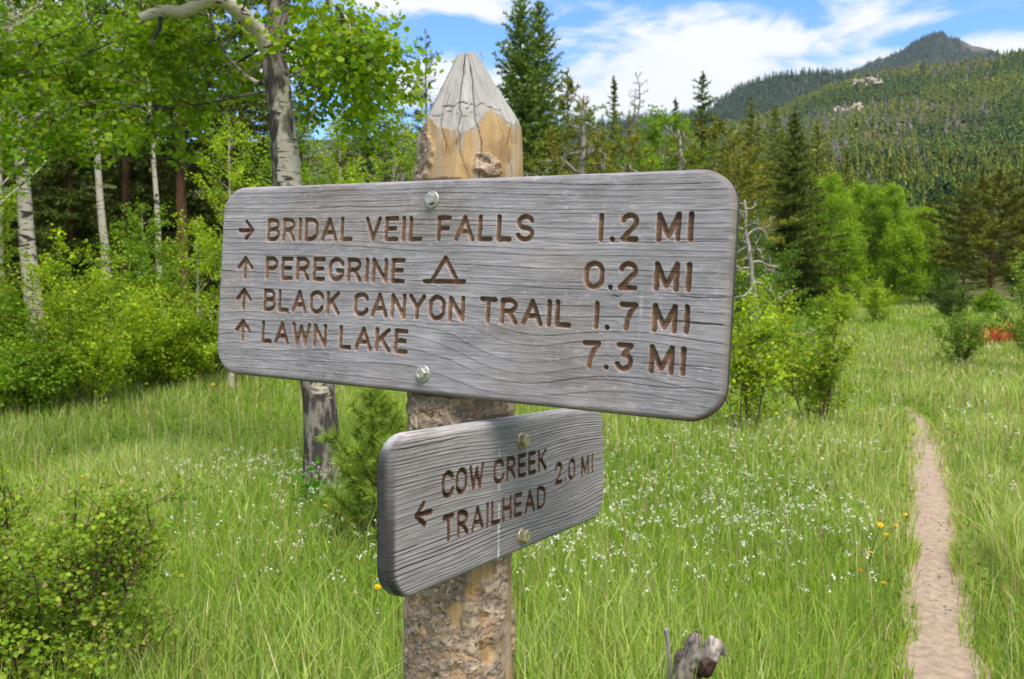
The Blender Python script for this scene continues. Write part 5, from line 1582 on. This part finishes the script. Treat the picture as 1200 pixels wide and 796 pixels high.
# --- pine seedling and broad leaved sprigs by the old aspen
loc = G(442, 5.2)
conifer('pine_seedling', 'small long needled pine seedling between the old aspen and the post', loc, cat='pine', seed=211, H=zat(462, 5.2, 442) - loc[2], R=.36, base=.08, gap=.10, nper=6, needle=.088, nw=.0034, dens=520, col=(.22, .32, .035), slope=(55, 25), tip_up=.3, pine=True, r=.012, sub=3)
for px, d, top, R, lab, sd in [(392, 6.0, 505, .20, 'fresh green leafy sprig at the right foot of the old aspen', 221), (425, 5.6, 560, .28, 'low green leafy plant below the pine seedling', 222), (212, 5.9, 572, .10, 'small broad leaved herb standing in the grass left of the old aspen', 223), (355, 6.5, 560, .14, 'low leafy sprig at the left foot of the old aspen', 224)]:
    loc, H = place(px, d, top)
    shrub('leafy_sprig', lab, 'plant', loc, H, R, .05, 26, sd, (.075, .21, .016), stems=5, twigs=3, side=5, sr=.004)
# --- twig, dead branches, stump and log
def bare_twig():
    rng = np.random.default_rng(230); d = 3.1; base = G(150, d)
    root = thing('bare_twig', 'bare dark red twig forking up out of the grass beside the currant bush', 'twig', base); g = Geo()
    main = smooth_line([np.array([0, 0, 0.0]), P(160, 790, d) - base, P(166, 752, d) - base, P(178, 735, d) - base], 14)
    for l, r in ((main, .006), (smooth_line([main[8], P(184, 756, d) - base, P(195, 738, d) - base, P(203, 728, d) - base], 10), .004), (smooth_line([main[10], P(168, 735, d) - base, P(172, 722, d) - base], 6), .003)):
        V, F = tube(l, np.linspace(r, r * .4, len(l)), 6); g.add(V, F, (.085, .045, .035))
    obj('twig', g.mesh('twig', M['twig'], True), root)


bare_twig()


def red_brush():
    rng = np.random.default_rng(240); base = G(1180, 27)
    root = thing('dead_brush', 'heap of rust red dead branches lying in the meadow at the right edge', 'dead branches', base); g = Geo(); q = Geo(); L = []
    for k in range(60):
        b = branch_line(rng, (rng.uniform(-.95, 1.0), rng.uniform(-.3, .3), rng.uniform(0, .08)), (rng.normal(), rng.normal() * .6, .75), rng.uniform(.4, .8), 6, .2, .02)
        V, F = tube(b, np.linspace(.012, .004, 6), 4); g.add(V, F, (.16, .075, .05)); L.append(b)
    obj('branches', g.mesh('branches', M['twig'], True), root)
    pts, ax = spread_leaves(rng, L, 85, .05); pts[:, 2] = np.maximum(pts[:, 2], .02)
    V, F, C = leaf_geo(rng, pts, .055, np.array([.46, .105, .03]), LEAF4, .2, .3)
    obj('foliage', mk_mesh('foliage', V, F, C, M['leaf']), root)


red_brush()


def weathered_stump():
    rng = np.random.default_rng(250); d = 2.8; base = G(808, d); base = base.copy()
    root = thing('weathered_stump', 'broken grey and black stump sticking up in the grass at the bottom edge', 'stump', base)
    sc = d / FPX; z0 = zat(796, d, 810) - base[2]

    def lump(ctrl, rads, seed, n=20, m=28, col=(.20, .17, .15)):
        l = smooth_line(ctrl, m); r = np.interp(np.linspace(0, 1, m), np.linspace(0, 1, len(rads)), rads)
        V, F = tube(l, r, n, False); c = np.repeat(l, n, 0); dr = unit(V - c)
        nz = fbm(V[:, 0] * 26, V[:, 1] * 26, V[:, 2] * 11, seed, 4)
        V = V + dr * (nz * .011)[:, None]
        a = np.arctan2(dr[:, 0], -dr[:, 1]); cr = sstep(.5, .95, np.sin(a * 7 + 3 * nz) ** 2)
        V = V - dr * (cr * .004)[:, None]
        cc = np.array(col)[None] * np.exp(.5 * nz)[:, None] * (1 - .6 * cr)[:, None]
        return V, F[0], cc, l
    t = lambda px, py, dy=0.0: np.array([(px - 808) * sc, dy, z0 + (796 - py) * sc])
    g = Geo()
    V, F, c, l = lump([t(806, 900), t(808, 800), t(812, 770), t(816, 748), t(819, 739)], [.050, .046, .034, .022, .006], 251); g.add(V, F, c)
    obj('stem', g.mesh('stem', M['twig'], True), root)
    g = Geo()
    V, F, c, l = lump([t(814, 780), t(826, 768, -.02), t(838, 757, -.03), t(846, 755, -.03), t(850, 763, -.03)], [.034, .042, .034, .018, .005], 252); V[:, 2] += .008 * fbm(V[:, 0] * 30, V[:, 1] * 30, V[:, 2] * 30, 7, 3)
    g.add(V, F, c * 1.2)
    V, F, c, l = lump([t(818, 786, -.025), t(828, 772, -.062), t(837, 762, -.064)], [.014, .026, .008], 253, col=(.045, .028, .022)); g.add(V, F, c)
    obj('broken_limb', g.mesh('broken_limb', M['twig'], True), root)
    g = Geo()
    V, F, c, l = lump([t(800, 860), t(802, 800), t(801, 772), t(800, 760)], [.032, .03, .022, .004], 254, col=(.12, .10, .09)); g.add(V, F, c)
    obj('side_stem', g.mesh('side_stem', M['twig'], True), root)
    base2 = G(784, 2.9)
    st = thing('grey_stick', 'thin grey dead stick standing in the grass left of the stump', 'stick', base2)
    g = Geo(); sc2 = 2.9 / FPX; z2 = zat(796, 2.9, 784) - base2[2]
    l = smooth_line([(0, 0, -.05), (.008, 0, z2), (.004, 0, z2 + 40 * sc2), (-.006, 0, z2 + 62 * sc2)], 14); V, F = tube(l, np.linspace(.006, .008, 14), 8)
    V = V + rng.normal(0, .0012, V.shape); g.add(V, F, (.26, .235, .215)); obj('stick', g.mesh('stick', M['twig'], True), st)
    loc = G(957, 29)
    lg = thing('fallen_log', 'short pale grey end of a fallen log in the far meadow behind the saplings', 'log', loc)
    g = Geo(); l = smooth_line([(-.38, .1, .10), (-.1, .02, .22), (.22, -.08, .38)], 12); V, F = tube(l, np.linspace(.10, .14, 12), 10); V = V + .02 * fbm(V[:, 0] * 12, V[:, 1] * 12, V[:, 2] * 12, 5, 3)[:, None]
    g.add(V, F, (.36, .33, .29)); obj('log', g.mesh('log', M['twig'], True), lg)


weathered_stump()

# ------------------------------------------------------------------ the air between here and the mountain
def haze():
    m, nt, N, L = new_mat('haze')
    out = N('ShaderNodeOutputMaterial'); v = N('ShaderNodeVolumePrincipled')
    v.inputs['Color'].default_value = (.66, .80, 1.0, 1)
    v.inputs['Density'].default_value = .00009
    v.inputs['Anisotropy'].default_value = .0
    L(v.outputs[0], out.inputs['Volume'])
    x, y0, y1, z0, z1 = 4200, -4200, 4200, -70, 640
    V = [(-x, y0, z0), (x, y0, z0), (x, y1, z0), (-x, y1, z0), (-x, y0, z1), (x, y0, z1), (x, y1, z1), (-x, y1, z1)]
    F = np.array([(0, 3, 2, 1), (4, 5, 6, 7), (0, 1, 5, 4), (1, 2, 6, 5), (2, 3, 7, 6), (3, 0, 4, 7)])
    tag(obj('haze', mk_mesh('haze', V, F, None, m)), 'thin bluish mountain air over the valley', 'haze', kind='stuff')


haze()
